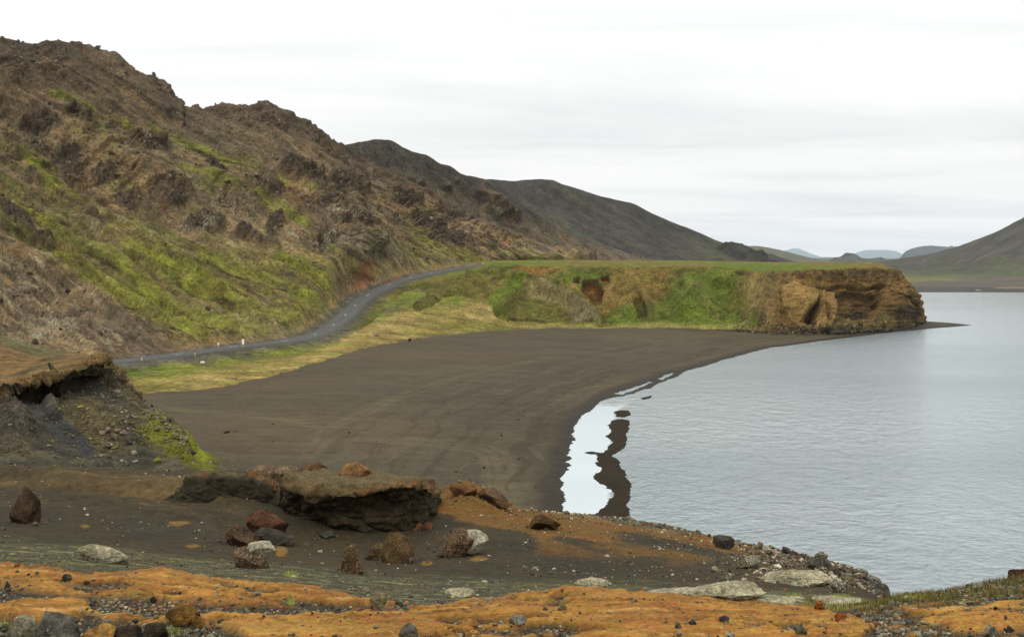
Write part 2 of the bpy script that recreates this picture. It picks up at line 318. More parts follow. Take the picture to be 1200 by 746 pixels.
# ================================================================== ROAD centre line (used by the hillside too)
roadpx = [(90, 424.5, 205), (125, 424.2, 210), (200, 416, 226), (285, 404.5, 252), (345, 398, 272), (372, 391, 290), (392, 380, 310), (405, 369, 330), (421, 353, 360), (442, 340, 380), (470, 328.5, 402), (510, 319, 434), (553, 312, 470), (575, 309.5, 488)]
rp = np.array(roadpx, float); RW = W3(rp[:, 0], rp[:, 1], rp[:, 2])
rt = np.linspace(0, len(RW)-1, 420)
road_c = pchip(RW, np.arange(len(RW)), rt)
ker = np.ones(15)/15
road_c = np.stack([np.convolve(np.pad(road_c[:, k], 7, mode='edge'), ker, 'valid') for k in range(3)], 1)
def flatten_to_road(P, half=3.6, soft=7):
    out_z = P[:, 2].copy(); best = np.full(len(P), 1e9); zr = np.zeros(len(P)); rc = road_c[::3]
    idx = np.where((P[:, 0] > road_c[:, 0].min()-40) & (P[:, 0] < road_c[:, 0].max()+40) & (P[:, 1] > road_c[:, 1].min()-40) & (P[:, 1] < road_c[:, 1].max()+40))[0]
    Q = P[idx]; bd = np.full(len(Q), 1e9); bz = np.zeros(len(Q))
    for A, B in zip(rc[:-1], rc[1:]):
        e_ = B[:2]-A[:2]; t_ = np.clip(((Q[:, :2]-A[:2])@e_)/(e_@e_), 0, 1); dd = np.hypot(Q[:, 0]-A[0]-t_*e_[0], Q[:, 1]-A[1]-t_*e_[1])
        mk = dd < bd; bd[mk] = dd[mk]; bz[mk] = (A[2]+t_*(B[2]-A[2]))[mk]
    w_ = ss(half+soft, half, bd); P = P.copy(); P[idx, 2] = P[idx, 2]*(1-w_)+(bz-.25)*w_
    full = np.full(len(P), 1e9); full[idx] = bd
    return P, full

# ================================================================== HILLSIDE (main slope on the left)
def pzd(v, z): return (CAMZ-z)*F/(v-VH)
sky_main = [(-300, 62.0, 400), (-100, 40.0, 405), (0, 48.0, 408), (25, 51.0, 409), (60, 51.0, 411), (95, 55.0, 414), (125, 62.0, 418), (133, 61.0, 419), (150, 74.0, 422), (170, 88.0, 426), (178, 90.0, 427), (198, 103.0, 432), (206, 115.0, 433), (213, 118.0, 435), (216, 126.0, 435), (232, 124.0, 439), (240, 128.0, 441), (262, 126.0, 446), (300, 124.0, 456), (310, 119.0, 458), (320, 122.0, 461), (345, 134.0, 470), (362, 143.0, 476), (378, 155.0, 482), (388, 164.0, 486), (398, 169.0, 490), (430, 188.0, 504), (470, 207.0, 518), (530, 240.0, 542), (590, 268.0, 566), (640, 288.0, 588), (700, 306.0, 614), (780, 313.0, 640)]
sm = np.array(sky_main, float)
def off(rows, dv, dd): return [(u, v+dv, d+dd) for u, v, d in rows]
bnd = [(-300, 470), (0, 468), (60, 466), (125, 465), (200, 461), (250, 458), (300, 447), (350, 434), (385, 423), (410, 415), (440, 407), (480, 400), (530, 393), (590, 388), (640, 386), (700, 386), (780, 386)]
hs_rows = [
    [(u, v+26, pzd(v+26, -1.0)) for u, v in bnd],
    [(u, v, pzd(v, 1.55)) for u, v in bnd],
    [(-300, 437, 200), (0, 437, 200), (125, 438, 202), (200, 431, 212), (285, 418, 240), (350, 408, 262), (385, 399, 285), (410, 385, 315), (440, 370, 338), (480, 360, 352), (530, 350, 368), (590, 345, 384), (640, 345, 400), (780, 345, 430)],
    [(-300, 428, 205), (0, 426, 205), (90, 424.5, 205), (125, 424, 210), (200, 416, 226), (285, 404.5, 252), (345, 398, 272), (385, 385, 303), (405, 369, 330), (421, 353, 360), (440, 340, 380), (470, 328.5, 402), (510, 319, 434), (553, 312, 470), (590, 310, 496), (640, 310, 525), (780, 312, 590)],
    [(-300, 406, 220), (0, 400, 219), (60, 398, 220), (125, 400, 224), (200, 395, 240), (285, 388, 266), (350, 378, 292), (385, 364, 320), (410, 345, 348), (440, 322, 396), (480, 312, 424), (530, 309, 464), (590, 308, 508), (640, 309, 538), (780, 312, 600)],
    [(-300, 350, 278), (0, 346, 280), (60, 347, 283), (125, 349, 286), (200, 352, 294), (285, 353, 308), (350, 346, 322), (385, 333, 342), (410, 318, 368), (440, 303, 416), (480, 292, 444), (530, 293, 484), (590, 299, 514), (640, 305, 546), (780, 312.5, 608)],
    [(-300, 235, 330), (0, 237, 333), (60, 241, 338), (125, 247, 345), (200, 254, 354), (285, 262, 368), (350, 265, 380), (385, 264, 392), (410, 262, 404), (440, 258, 444), (480, 260, 470), (530, 273, 506), (590, 289, 530), (640, 300, 560), (780, 313, 616)],
    [(-300, 150, 365), (0, 142, 370), (60, 145, 374), (125, 155, 380), (200, 175, 392), (285, 192, 408), (350, 202, 422), (385, 208, 434), (410, 214, 446), (440, 223, 470), (480, 237, 494), (530, 259, 524), (590, 280, 546), (640, 295, 572), (780, 313, 624)],
]
a_ = np.array(hs_rows[-1], float)
near_crest = [(u, v+13+(max(0, 60-abs(u-300)/6))*0, d-12) for u, v, d in sky_main]
crest = sky_main; behind = off(sky_main, 45, 60); far_b = [(u, 460, d+160) for u, v, d in sky_main]
hs_rows += [near_crest, crest, behind, far_b]
cols = np.unique(np.concatenate([np.arange(-260, 781, 20), sm[:, 0]])); cols = cols[(cols >= -260) & (cols <= 780)]
Gh = net(rows_at(hs_rows, cols), px=1.15, py=1.1)
print('hill grid', Gh.shape)
nh = normals(Gh); sh_h = Gh.shape; P0 = Gh.reshape(-1, 3); n0 = nh.reshape(-1, 3); u0, v0 = UV(P0)
tau = (np.arange(sh_h[0])[:, None]*np.ones(sh_h[1])[None]).ravel()
P0, rd = flatten_to_road(P0)
crest_v = np.interp(u0, sm[:, 0], sm[:, 1]); bnd_v = np.interp(u0, [b[0] for b in bnd], [b[1] for b in bnd]); road_v = np.interp(u0, rp[:, 0], rp[:, 1])
hfrac = np.clip((v0-crest_v)/(road_v-crest_v+1e-6), -.5, 1.5)         # 0 at the crest, 1 at the road
q = (-u0*.50+v0*.87); al = (u0*.87+v0*.50)                              # across and along the fall line
ST = np.stack([q/10, al/95, np.zeros_like(q)], -1)
streak = fbm(ST, 1, 5, off=1); streak2 = fbm(ST*np.array([2.6, 2, 1]), 1, 4, off=2)
big = fbm(P0, 70, 4, off=20); med = fbm(P0, 24, 5, gain=.55, off=21); fine = fbm(P0, 6, 4, gain=.6, off=22)
above = ss(4.5, 10, rd)*ss(1.02, .9, hfrac)
rid_ = fbm(P0, 38, 3, off=19, ridged=True)*2
rock = ss(.04, .2, med*.95+big*.6-.10+.05*rid_+.10*fine-.75*ss(.35, .95, hfrac)+.38*ss(.14, .0, hfrac)+.35*blob(u0, v0, 380, 255, 110, 38, 12)+.3*blob(u0, v0, 430, 290, 60, 22, 10)-.35*blob(u0, v0, 95, 330, 140, 34, 22)-.2*blob(u0, v0, 250, 160, 70, 14, 20))
rock = np.maximum(rock, ss(.0, .2, med+.15)*blob(u0, v0, 60, 245+20, 60, 26, 30)*.9)*above
knobs = [(75, 182, 22, 17, 20), (30, 165, 26, 10, 10), (176, 168, 27, 14, 15), (45, 145, 26, 10, 10), (85, 132, 30, 5, 25), (196, 230, 28, 15, 10), (240, 262, 26, 9, 12), (20, 262, 26, 13, 35), (52, 290, 20, 10, 35), (122, 200, 14, 8, 20), (150, 225, 20, 8, 20), (310, 235, 30, 9, 20), (350, 205, 30, 12, 20), (300, 280, 30, 6, 12), (415, 258, 26, 6, 10), (470, 235, 22, 9, 20), (500, 262, 22, 8, 15), (322, 268, 10, 8, 0), (385, 279, 8, 8, 0), (255, 195, 18, 6, 20), (530, 280, 30, 7, 12), (405, 215, 26, 8, 22), (110, 262, 20, 7, 30)]
kn = np.zeros(len(P0))
for kb in knobs: kn = np.maximum(kn, blob(u0, v0, *kb))
kn = ss(.28, .62, kn+.28*fbm(P0, 9, 4, off=18)); rock = np.maximum(rock*.85, kn*above)
dark_under = ss(.3, .75, fbm(ST*np.array([1.2, 1.6, 1]), 1, 3, off=17, ridged=True))
stp = fbm(ST*np.array([.8, .9, 1]), 1, 4, off=16); stp2 = fbm(ST*np.array([1.7, 1.5, 1])+3, 1, 4, off=15)
turf = above*(1-rock)*(ss(-.03, .03, stp)*.9+ss(.0, .05, stp2-.12)*.6)
soil = above*(1-rock)*np.maximum(ss(.055, .02, np.abs(stp)), .8*ss(.06, .02, np.abs(stp2-.14)))*ss(-.2, .2, fbm(P0, 30, 3, off=14))
rid = fbm(P0, 16, 5, gain=.55, off=23, ridged=True); rid2 = fbm(P0, 5.5, 4, gain=.6, off=24, ridged=True)
bed = P0[:, 2]*.9+P0[:, 0]*.32+med*5+fine*1.4; ledge = np.abs(((bed/4.2) % 1)-.5)*2; ledge = ss(.15, .75, ledge)
tilt = np.stack([P0[:, 0]+.25*P0[:, 2], P0[:, 1], P0[:, 2]-.30*P0[:, 0]+1.5*fine], -1)
bk1 = blocks(tilt, (9, 9, 4.2), 1); bk2 = blocks(tilt+fine[:, None]*.6, (3.4, 3.4, 1.7), 2); bk3 = blocks(tilt, (1.5, 1.5, .9), 3)
knob = ss(.1, .5, fbm(P0, 13, 3, off=28)+.25*rid)
disp = rock*(ss(-.02, .10, hfrac)*.5+.5)*(-1.4+2.2*rid+2.6*bk1+1.5*bk2+.3*bk3+1.0*(ledge-.5)+.2*fine+1.6*knob)+6*blob(u0, v0, 432, 290, 36, 18, 14)-3*ss(.4, .8, blob(u0, v0, 378, 285, 7, 12))+above*(.45*streak+.6*fbm(P0, 9, 4, off=25)+.10*fbm(P0, 2.2, 3, off=26))
crk_ = ss(.02, .12, hfrac)*.75+.25
zone = ss(-.02, .16, fbm(P0, 48, 3, off=90)+.22*kn+.12*rock-.04); rib = fbm(np.stack([q/38, al/260, 0*q], -1), 1, 3, off=91); rib2 = fbm(np.stack([q/16, al/110, 0*q], -1), 1, 3, off=92, ridged=True)
bigf = ss(.03, .2, hfrac)*ss(12, 50, rd)*ss(1.0, .9, hfrac)
disp += bigf*(11*rib+5.5*fbm(P0, 60, 2, off=93)+2.6*(rib2-.3))
disp += above*crk_*(1-.75*ss(.3, .55, hfrac))*(.15+.85*zone)*(-1.3+2.3*ss(-.02, .10, fbm(np.stack([(u0*.25+v0*.97)/13, u0/70, P0[:, 1]/60], -1), 1, 4, off=66))+.8*ss(-.02, .08, fbm(np.stack([(u0*.15+v0*.98)/6, u0/30, P0[:, 1]/40], -1), 1, 4, off=67)))+turf+crk_*kn*(2.6+1.5*fbm(P0, 7, 3, off=13))
disp *= np.where(v0 > 306, ss(650, 600, u0), 1)
disp = disp*ss(1.5, 0, np.maximum(0, (tau-sh_h[0]*.97)/10))
gully = above*(ss(.25, .75, fbm(ST*np.array([.9, .8, 1]), 1, 3, off=5, ridged=True)))*ss(.3, .6, hfrac)
disp -= gully*1.0
low = ss(6, 16, rd)*(1-ss(1.02, .9, hfrac))
disp += low*(.22*fbm(P0, 7, 4, off=27)+.05*fine)
Ph = P0+n0*disp[:, None]; Ph[:, 2] += rock*.5*rid2
dist = P0[:, 1]
# ---- colours of the ground itself
c = np.repeat(tg(122, 102, 78)[None], len(P0), 0)
c = mixc(c, tg(104, 92, 78), ss(-.25, .35, streak))
c = mixc(c, tg(150, 112, 66), ss(.05, .45, fbm(P0, 30, 4, off=30))*.75)
c = mixc(c, tg(128, 96, 68), ss(.0, .5, fbm(ST, 1.6, 4, off=31))*.6)
c = mixc(c, tg(126, 122, 98), ss(.1, .5, fbm(P0, 14, 4, off=32))*.5)
green = ss(-.12, .30, streak*.75+fbm(P0, 26, 3, off=33)*.5+1.25*blob(u0, v0, 235, 345, 150, 42, 20)+.8*blob(u0, v0, 360, 350, 70, 40, 10)+.5*blob(u0, v0, 110, 300, 120, 22, 33)+.45*blob(u0, v0, 60, 205, 30, 14, 40)+.6*blob(u0, v0, 260, 180, 90, 10, 25)+.45*blob(u0, v0, 290, 225, 80, 9, 22)-.10+.5*blob(u0, v0, 330, 375, 130, 26, -8)+.7*blob(u0, v0, 385, 335, 40, 36)+.4*blob(u0, v0, 180, 270, 110, 20, 25)+.45*ss(.45, .7, hfrac)*ss(60, 160, u0)+.3*blob(u0, v0, 30, 215, 60, 40, 30)-1.1*blob(u0, v0, 90, 385, 120, 26, 20)-.6*ss(.3, .0, hfrac))
green *= above*(1-rock*.85)
gcol = mixc(mixc(np.repeat(tg(98, 94, 46)[None], len(P0), 0), tg(106, 108, 36), ss(-.1, .4, streak2)), tg(120, 104, 58), ss(.1, .6, fbm(P0, 8, 4, off=34))*.7)
c = c*(1-green[:, None]*.88)+gcol*(green[:, None]*.88)
c = mixc(c, tg(100, 116, 30), ss(.15, .5, streak2+.5*streak)*green*.6)
c = mixc(c, tg(134, 96, 52), ss(.2, .6, fbm(P0, 22, 4, off=35))*(1-rock)*ss(.95, .6, hfrac)*ss(.15, .45, hfrac)*.8*(1-green*.6))
c = mixc(c, tg(146, 84, 48), blob(u0, v0, 425, 318, 12, 10)*.8+blob(u0, v0, 340, 225, 14, 30, 0)*.5+blob(u0, v0, 355, 240, 60, 9, 15)*.5)
c = mixc(c, tg(92, 80, 72), ss(.3, .7, blob(u0, v0, 85, 365, 170, 32, 22)+.3*streak)*.8)
c = mixc(c, tg(136, 104, 80), ss(.15, .5, streak2)*blob(u0, v0, 130, 388, 130, 22, 16)*.7)
c = mixc(c, tg(138, 94, 46), ss(.2, .6, blob(u0, v0, 20, 250, 90, 18, 38)+.4*streak)*.6*(1-rock))
rc_ = mixc(mixc(np.repeat(tg(104, 94, 82)[None], len(P0), 0), tg(114, 92, 74), ss(-.1, .4, fbm(P0, 20, 3, off=36))), tg(84, 76, 68), ss(.0, .5, fbm(P0, 11, 4, off=37)))
c = c*(1-rock[:, None]*.85)+rc_*rock[:, None]*.85
c = mixc(c, tg(132, 96, 76), ss(.1, .5, fbm(P0, 18, 4, off=38))*blob(u0, v0, 90, 125, 150, 32, 12)*.8)
c = mixc(c, tg(58, 54, 50), ss(.5, .0, hfrac*6+.5*med)*(ss(-20, 30, u0)*ss(140, 90, u0)+.35)*.8)
c = mixc(c, tg(60, 55, 52), ss(.25, .6, fbm(P0, 40, 3, off=39))*ss(.45, .2, hfrac)*.7)
c = mixc(c, tg(98, 96, 84), ss(.3, .7, blob(u0, v0, 430, 292, 48, 20, 12))*.7*(1-.3*rock))
# below the road: gravel verge, moss, straw grass
vf = np.clip((v0-road_v)/(bnd_v-road_v+1e-6), 0, 1.4); lowm = (1-ss(1.0, .96, hfrac))
straw = mixc(mixc(np.repeat(tg(142, 124, 76)[None], len(P0), 0), tg(118, 106, 54), ss(-.1, .4, fbm(P0*np.array([.4, 1, 1]), 9, 4, off=40))), tg(120, 104, 62), ss(.1, .5, fbm(P0*np.array([.3, 1, 1]), 5, 4, off=41))*.8)
mid = mixc(mixc(np.repeat(tg(104, 108, 44)[None], len(P0), 0), tg(88, 82, 60), ss(-.05, .3, fbm(P0*np.array([.6, 1, 1]), 8, 4, off=42))), tg(88, 104, 34), ss(.1, .4, fbm(P0, 12, 3, off=43)))
verge = np.repeat(tg(84, 82, 76)[None], len(P0), 0)
lowc = mixc(straw, (0, 0, 0), np.zeros(len(P0))); lowc = mixc(lowc, tg(104, 108, 44), ss(-.05, .25, fbm(P0*np.array([.35, 1, 1]), 11, 4, gain=.6, off=54))*.75)
lowc = mixc(lowc, tg(98, 84, 56), ss(.1, .35, fbm(P0*np.array([.3, 1, 1]), 4, 4, gain=.6, off=53))*.7)
g_ = ss(.62, .42, vf+.14*fbm(P0, 10, 3, off=44)); g2 = ss(.68, .44, vf*(1-.0)+.1*fbm(P0, 14, 3, off=45)+.35*ss(560, 470, u0)*0)
lowc = lowc*(1-g_[:, None])+mid*g_[:, None]
v_ = ss(10, 5.5, rd+2.0*fbm(P0, 6, 3, off=46))*.85; lowc = lowc*(1-v_[:, None])+verge*v_[:, None]
c = c*(1-lowm[:, None])+lowc*lowm[:, None]
c = mixc(c, tg(84, 80, 72), ss(6.5, 4.6, rd+1.0*fbm(P0, 3, 3, off=47)))
c = mixc(c, tg(112, 78, 54), ss(.4, .7, blob(u0, v0, 460, 323, 14, 3.2, -18)))
c = mixc(c, sand, ss(.93, 1.02, vf+.06*fbm(P0*np.array([.4, 1, 1]), 9, 3, off=48)))
hl_sc = 1
c = mixc(c, tg(64, 50, 36), soil*.75); c = mixc(c, tg(54, 46, 38), above*(1-rock)*ss(.25, .5, fbm(P0, 4, 4, gain=.65, off=12))*.6)
c = mixc(c, tg(148, 138, 108), above*(1-rock)*ss(.22, .42, fbm(ST*np.array([3.5, 3, 1]), 1, 4, gain=.65, off=11))*.55*ss(-.1, .25, fbm(P0, 45, 3, off=10)+.1))
hw = (u0*.22+v0*.97)
lowz = ss(.25, .6, hfrac+.25*fbm(P0, 60, 2, off=6))
hb1 = fbm(np.stack([hw/4.5, u0/22, P0[:, 1]/40], -1), 1, 4, gain=.6, off=61); hb2 = fbm(np.stack([hw/2.6, u0/9, P0[:, 1]/30], -1), 1, 3, gain=.6, off=62)
upn = above*(1-lowz)*(.25+.75*zone)
scr = above*(1-zone)*(1-rock)*(1-.6*green); c = mixc(c, tg(112, 98, 78), scr*.55); c = mixc(c, tg(76, 70, 64), scr*ss(-.05, .3, rib2-.2+.5*streak)*.6); c = mixc(c, tg(140, 110, 74), scr*ss(.1, .4, fbm(ST*1.3, 1, 3, off=94))*.5)
c = mixc(c, tg(56, 50, 42), upn*ss(.12, .32, hb1)*.75); c = mixc(c, tg(132, 108, 78), upn*ss(.14, .34, -hb1)*.45); c = mixc(c, tg(46, 40, 34), upn*ss(.24, .4, hb2)*.6)
c = mixc(c, tg(84, 88, 46), upn*ss(.1, .35, fbm(P0, 34, 4, gain=.6, off=63)-.08)*.55*(1-rock))
c = mixc(c, tg(140, 136, 110), upn*ss(.2, .36, fbm(P0*np.array([.6, 1, 1.6]), 5, 4, gain=.7, off=64))*.5*ss(.0, .25, fbm(P0, 40, 3, off=65)+.08))
fl1 = fbm(np.stack([q/3.2, al/34, 0*q], -1), 1, 4, gain=.55, off=8); fl2 = fbm(np.stack([q/2.2, al/16, 0*q], -1), 1, 3, off=9)
nr = above*(1-rock)*(.25+.75*lowz)
c = mixc(c, tg(70, 62, 50), nr*ss(.12, .3, fl1)*.75); c = mixc(c, tg(150, 142, 112), nr*ss(.14, .3, -fl1)*ss(-.1, .2, fbm(P0, 35, 3, off=10)+.3*ss(.5, .2, green))*.6); c = mixc(c, tg(56, 50, 38), nr*ss(.26, .42, fl2)*.7); c = mixc(c, tg(140, 112, 76), nr*ss(.26, .42, -fl2)*.4)
crk = np.clip(-bk1-.1, 0, 1)*.8+np.clip(-bk2-.1, 0, 1)*.8
c = mixc(c, tg(52, 44, 38), np.clip(crk*1.2*rock, 0, .75)); c = mixc(c, tg(134, 112, 88), rock*ss(.1, .4, bk2+.3*fine)*.5)
lich = (ss(.1, .5, fbm(P0, 22, 4, off=50))*.5+blob(u0, v0, 50, 385, 80, 20, 15)*.7+blob(u0, v0, 430, 292, 40, 16, 12)*.35+.55*ss(.2, .5, streak2)+.15*rock+.35*blob(u0, v0, 260, 240, 200, 70, 10))*(1-lowm*.85)*(1-green*.35)
c = mixc(c, tg(64, 56, 48), rock*ss(-.1, .3, bk1+.3*rid-.1)*.45); c = mixc(c, tg(150, 128, 96), above*(1-rock)*(1-.7*green)*ss(.05, .4, fbm(P0, 28, 4, gain=.6, off=95))*.5)
wq = 4.5*fbm(P0, 14, 3, off=96)+2*fbm(P0, 4, 3, off=97)
SG = [([(-40, 200), (0, 222), (60, 262), (130, 302), (200, 345), (262, 378)], 7), ([(50, 292), (150, 338), (230, 370), (310, 388)], 7), ([(150, 288), (230, 330), (300, 362), (352, 376)], 6), ([(240, 300), (320, 332), (385, 354)], 7), ([(180, 148), (250, 178), (335, 216)], 4), ([(212, 208), (290, 240), (355, 268)], 4), ([(26, 182), (48, 202), (66, 222)], 6), ([(100, 330), (180, 368), (240, 392)], 6), ([(330, 300), (380, 330), (410, 352)], 6), ([(0, 262), (40, 285), (90, 318)], 4), ([(60, 110), (120, 130), (165, 150)], 3)]
gs_ = np.zeros(len(P0)); ds_ = np.zeros(len(P0))
for pl, wd in SG:
    l0 = linesd(u0, v0+wq, pl); gs_ = np.maximum(gs_, ss(wd*1.9, wd*.35, l0)); l1 = linesd(u0, v0+wq*.8, [(a+2, b+wd*1.25) for a, b in pl]); ds_ = np.maximum(ds_, ss(1.6, .5, l1)*ss(-.25, .1, fbm(P0, 22, 3, off=98)))
gm_ = above*(1-.7*kn); gcol2 = mixc(mixc(np.repeat(tg(104, 106, 42)[None], len(P0), 0), tg(120, 126, 44), ss(-.1, .3, fl1)), tg(92, 88, 44), ss(.05, .35, fbm(P0, 5, 4, gain=.6, off=99)))
gk_ = gs_*gm_*(.62+.25*ss(-.2, .3, fbm(P0, 18, 3, off=101))); c = c*(1-gk_[:, None])+gcol2*gk_[:, None]; c = mixc(c, tg(50, 42, 30), ds_*gm_*.8)
top_ = ss(.30, .04, hfrac+.16*fbm(P0, 30, 3, off=100)); c = mixc(c, tg(72, 62, 54), top_*.55*(1-gs_)); c = mixc(c, tg(58, 50, 43), kn*above*.5)
c = c*np.array([1.13, 1.10, 1.05])[None]
M_hill = terrain_mat('hillside_ground', s=.75, vary=.55, bump=.6, lichcol=(150, 147, 128))
hill = grid_obj('hillside', Ph.reshape(sh_h), M_hill, col=c, attrs={'lich': np.clip(lich, 0, 1), 'wet': np.zeros(len(P0))})
tag(hill, 'rugged brown and green volcanic hillside left of the road', 'hillside', kind='structure')
HILL = (Ph, u0, v0, rock, hfrac, green, rd)

# road ribbon with raised edge and dashes
def ribbon(cl, offs, zs):
    tdir = np.gradient(cl[:, :2], axis=0); tdir /= np.linalg.norm(tdir, axis=1)[:, None]; nn = np.stack([-tdir[:, 1], tdir[:, 0]], 1)
    return np.stack([np.concatenate([cl[:, :2]+nn*o, (cl[:, 2]+z_)[:, None]], 1) for o, z_ in zip(offs, zs)], 1)
M_asph = terrain_mat('asphalt', s=.25, vary=.14, bump=.02)
Gr = ribbon(road_c, [-3.9, -3.1, -3.0, -1.1, 0, 1.1, 3.0, 3.1, 3.9], [-.6, 0, .02, .06, .08, .06, .02, 0, -.6])
cr_ = np.repeat(tg(84, 84, 86)[None], Gr.shape[0]*Gr.shape[1], 0).reshape(Gr.shape[0], Gr.shape[1], 3); cr_[:, 0] = tg(80, 78, 70); cr_[:, -1] = tg(80, 78, 70); cr_[:, 3] = tg(92, 92, 93); cr_[:, 5] = tg(92, 92, 93)
road = grid_obj('road', Gr, M_asph, col=cr_.reshape(-1, 3)); tag(road, 'grey two lane asphalt road winding along the foot of the hill', 'road', kind='structure')
L_acc = np.concatenate([[0], np.cumsum(np.linalg.norm(np.diff(road_c, axis=0), axis=1))])
dv_, df_ = [], []
for s0 in np.arange(4, L_acc[-1]-4, 21.0):
    ss_ = np.linspace(s0, s0+3.2, 6); cl = np.stack([np.interp(ss_, L_acc, road_c[:, k]) for k in range(3)], 1); rb = ribbon(cl, [-.09, .09], [.10, .10])
    k0 = len(dv_)*12; dv_.append(rb.reshape(-1, 3)); df_.append(grid_faces(6, 2)+k0)
M_white = plain_mat('white_road_paint', tg(225, 225, 220), .6)
mk = mesh_obj('road_marking', np.concatenate(dv_), np.concatenate(df_), M_white, parent=road); mk['kind'] = 'structure'

# ================================================================== RIDGES BEHIND
def ridge(name, label, rows, cols, basecol, cols2, rocky, seed, mat, slope=(.5, .87), px=1.4, amp=1.0, greenk=0., lichk=.3, scale=1.0, kind='structure', extra=None):
    G_ = net(rows_at(rows, cols), px=px, py=px); n_ = normals(G_).reshape(-1, 3); P = G_.reshape(-1, 3); u, v = UV(P)
    q_ = -u*slope[0]+v*slope[1]; a_ = u*slope[1]+v*slope[0]; T = np.stack([q_/7, a_/80, 0*q_], -1)
    stq = fbm(T, 1, 4, off=seed); md = fbm(P, 40*scale, 4, off=seed+1)
    r_ = ss(.1, .4, md+rocky(u, v))
    dd = r_*(3+5*fbm(P, 22*scale, 5, gain=.6, off=seed+2, ridged=True))*amp+.7*amp*stq+.5*amp*fbm(P, 14*scale, 4, off=seed+6)
    P2 = P+n_*dd[:, None]
    c = np.repeat(tg(*basecol)[None], len(P), 0)
    c = mixc(c, tg(*cols2[0]), ss(-.1, .4, stq)*.7); c = mixc(c, tg(*cols2[1]), r_*.8)
    c = mixc(c, tg(*cols2[2]), ss(.0, .4, fbm(T*.7, 1, 4, off=seed+3)+greenk)*.8*(1-r_*.7))
    if extra is not None: c = extra(P, u, v, c, r_)
    o = grid_obj(name, P2.reshape(G_.shape), mat, col=c, attrs={'lich': np.clip(lichk*ss(-.1, .4, fbm(P, 30*scale, 3, off=seed+5)), 0, 1), 'wet': np.zeros(len(P))})
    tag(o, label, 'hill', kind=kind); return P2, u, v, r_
M_r = terrain_mat('scree_ground', s=1.2, vary=.5, bump=1.2, lichcol=(128, 124, 112))
M_r2 = terrain_mat('far_ground', s=5, vary=.2, bump=1, lichcol=(120, 125, 115))
cB = [(360, 192, 610), (395, 172, 630), (412, 168, 640), (430, 165, 650), (450, 163, 660), (465, 168, 668), (480, 177, 676), (498, 181, 686), (510, 189, 694), (530, 196, 706), (545, 205, 716), (562, 208, 726), (585, 224, 742), (620, 244, 766), (650, 262, 790), (700, 284, 820), (760, 303, 860), (850, 314, 900)]
uu = [c_[0] for c_ in cB]; base_d = np.linspace(560, 760, len(cB))
rB = [[(u, 340, d-80) for (u, v, _), d in zip(cB, base_d)], [(u, 309+0*v, d) for (u, v, _), d in zip(cB, base_d)],
      [(u, v+.72*(309-v)+4, d*.6+dc*.4-8) for (u, v, dc), d in zip(cB, base_d)], [(u, v+.30*(309-v), d*.25+dc*.75) for (u, v, dc), d in zip(cB, base_d)],
      cB, off(cB, 40, 80), off(cB, 200, 200)]
def warmB(P, u, v, c, r_):
    mk = ss(8, -8, polysd(u, v, [(430, 215), (500, 212), (560, 234), (640, 264), (700, 288), (770, 304), (770, 330), (430, 330)])+9*fbm(P, 26, 4, gain=.6, off=171))
    w = mixc(mixc(np.repeat(tg(100, 90, 76)[None], len(P), 0), tg(112, 92, 70), ss(-.1, .35, fbm(P, 18, 4, off=172))), tg(64, 56, 48), ss(.05, .35, fbm(P, 9, 4, gain=.6, off=173)))
    return c*(1-.85*mk[:, None])+w*.85*mk[:, None]
B_ = ridge('middle_hill', 'dark scree hill with red crags behind the brown slope', rB, np.arange(360, 851, 14), (74, 68, 64),
           [(88, 82, 74), (98, 82, 68), (94, 92, 64)], lambda u, v: -.26+.45*blob(u, v, 470, 205, 60, 24, 25)+.5*blob(u, v, 535, 222, 50, 16, 25)+.6*blob(u, v, 580, 245, 26, 14, 20)+.45*blob(u, v, 650, 290, 60, 16, 15)+.3*blob(u, v, 560, 300, 60, 14, 10)-.4*blob(u, v, 600, 275, 36, 18, 40), 60, M_r, slope=(.64, .77), amp=1.35, greenk=-.18, lichk=.45, extra=warmB)
cC = [(520, 222, 1020), (545, 213, 1040), (570, 210, 1060), (600, 212, 1080), (625, 210, 1090), (642, 210, 1096), (655, 215, 1100), (670, 219, 1105), (700, 229, 1115), (722, 234, 1125), (740, 238, 1130), (760, 248, 1140), (780, 257, 1150), (806, 267, 1160), (830, 277, 1175), (850, 285, 1185), (872, 289, 1195), (885, 293, 1200), (900, 297, 1210), (920, 303, 1225), (950, 311, 1250), (1000, 316, 1300)]
bC = np.linspace(860, 1050, len(cC))
rC = [[(u, 335, d-90) for (u, v, _), d in zip(cC, bC)], [(u, 309, d) for (u, v, _), d in zip(cC, bC)],
      [(u, v+.62*max(0, 309-v)+.5, d*.62+dc*.38) for (u, v, dc), d in zip(cC, bC)], [(u, v+.28*max(0, 309-v), d*.27+dc*.73) for (u, v, dc), d in zip(cC, bC)],
      cC, off(cC, 25, 80), off(cC, 120, 200)]
C_ = ridge('dark_hill', 'smooth dark grey scree hill descending to the right', rC, np.arange(520, 1001, 14), (62, 60, 58),
           [(78, 74, 69), (54, 52, 51), (80, 82, 62)], lambda u, v: -.35+.8*blob(u, v, 870, 298, 45, 8, 15)+.35*blob(u, v, 740, 275, 90, 9, 28), 70, M_r, slope=(.5, .87), amp=1.2, greenk=-.05, lichk=.4, scale=1.4)
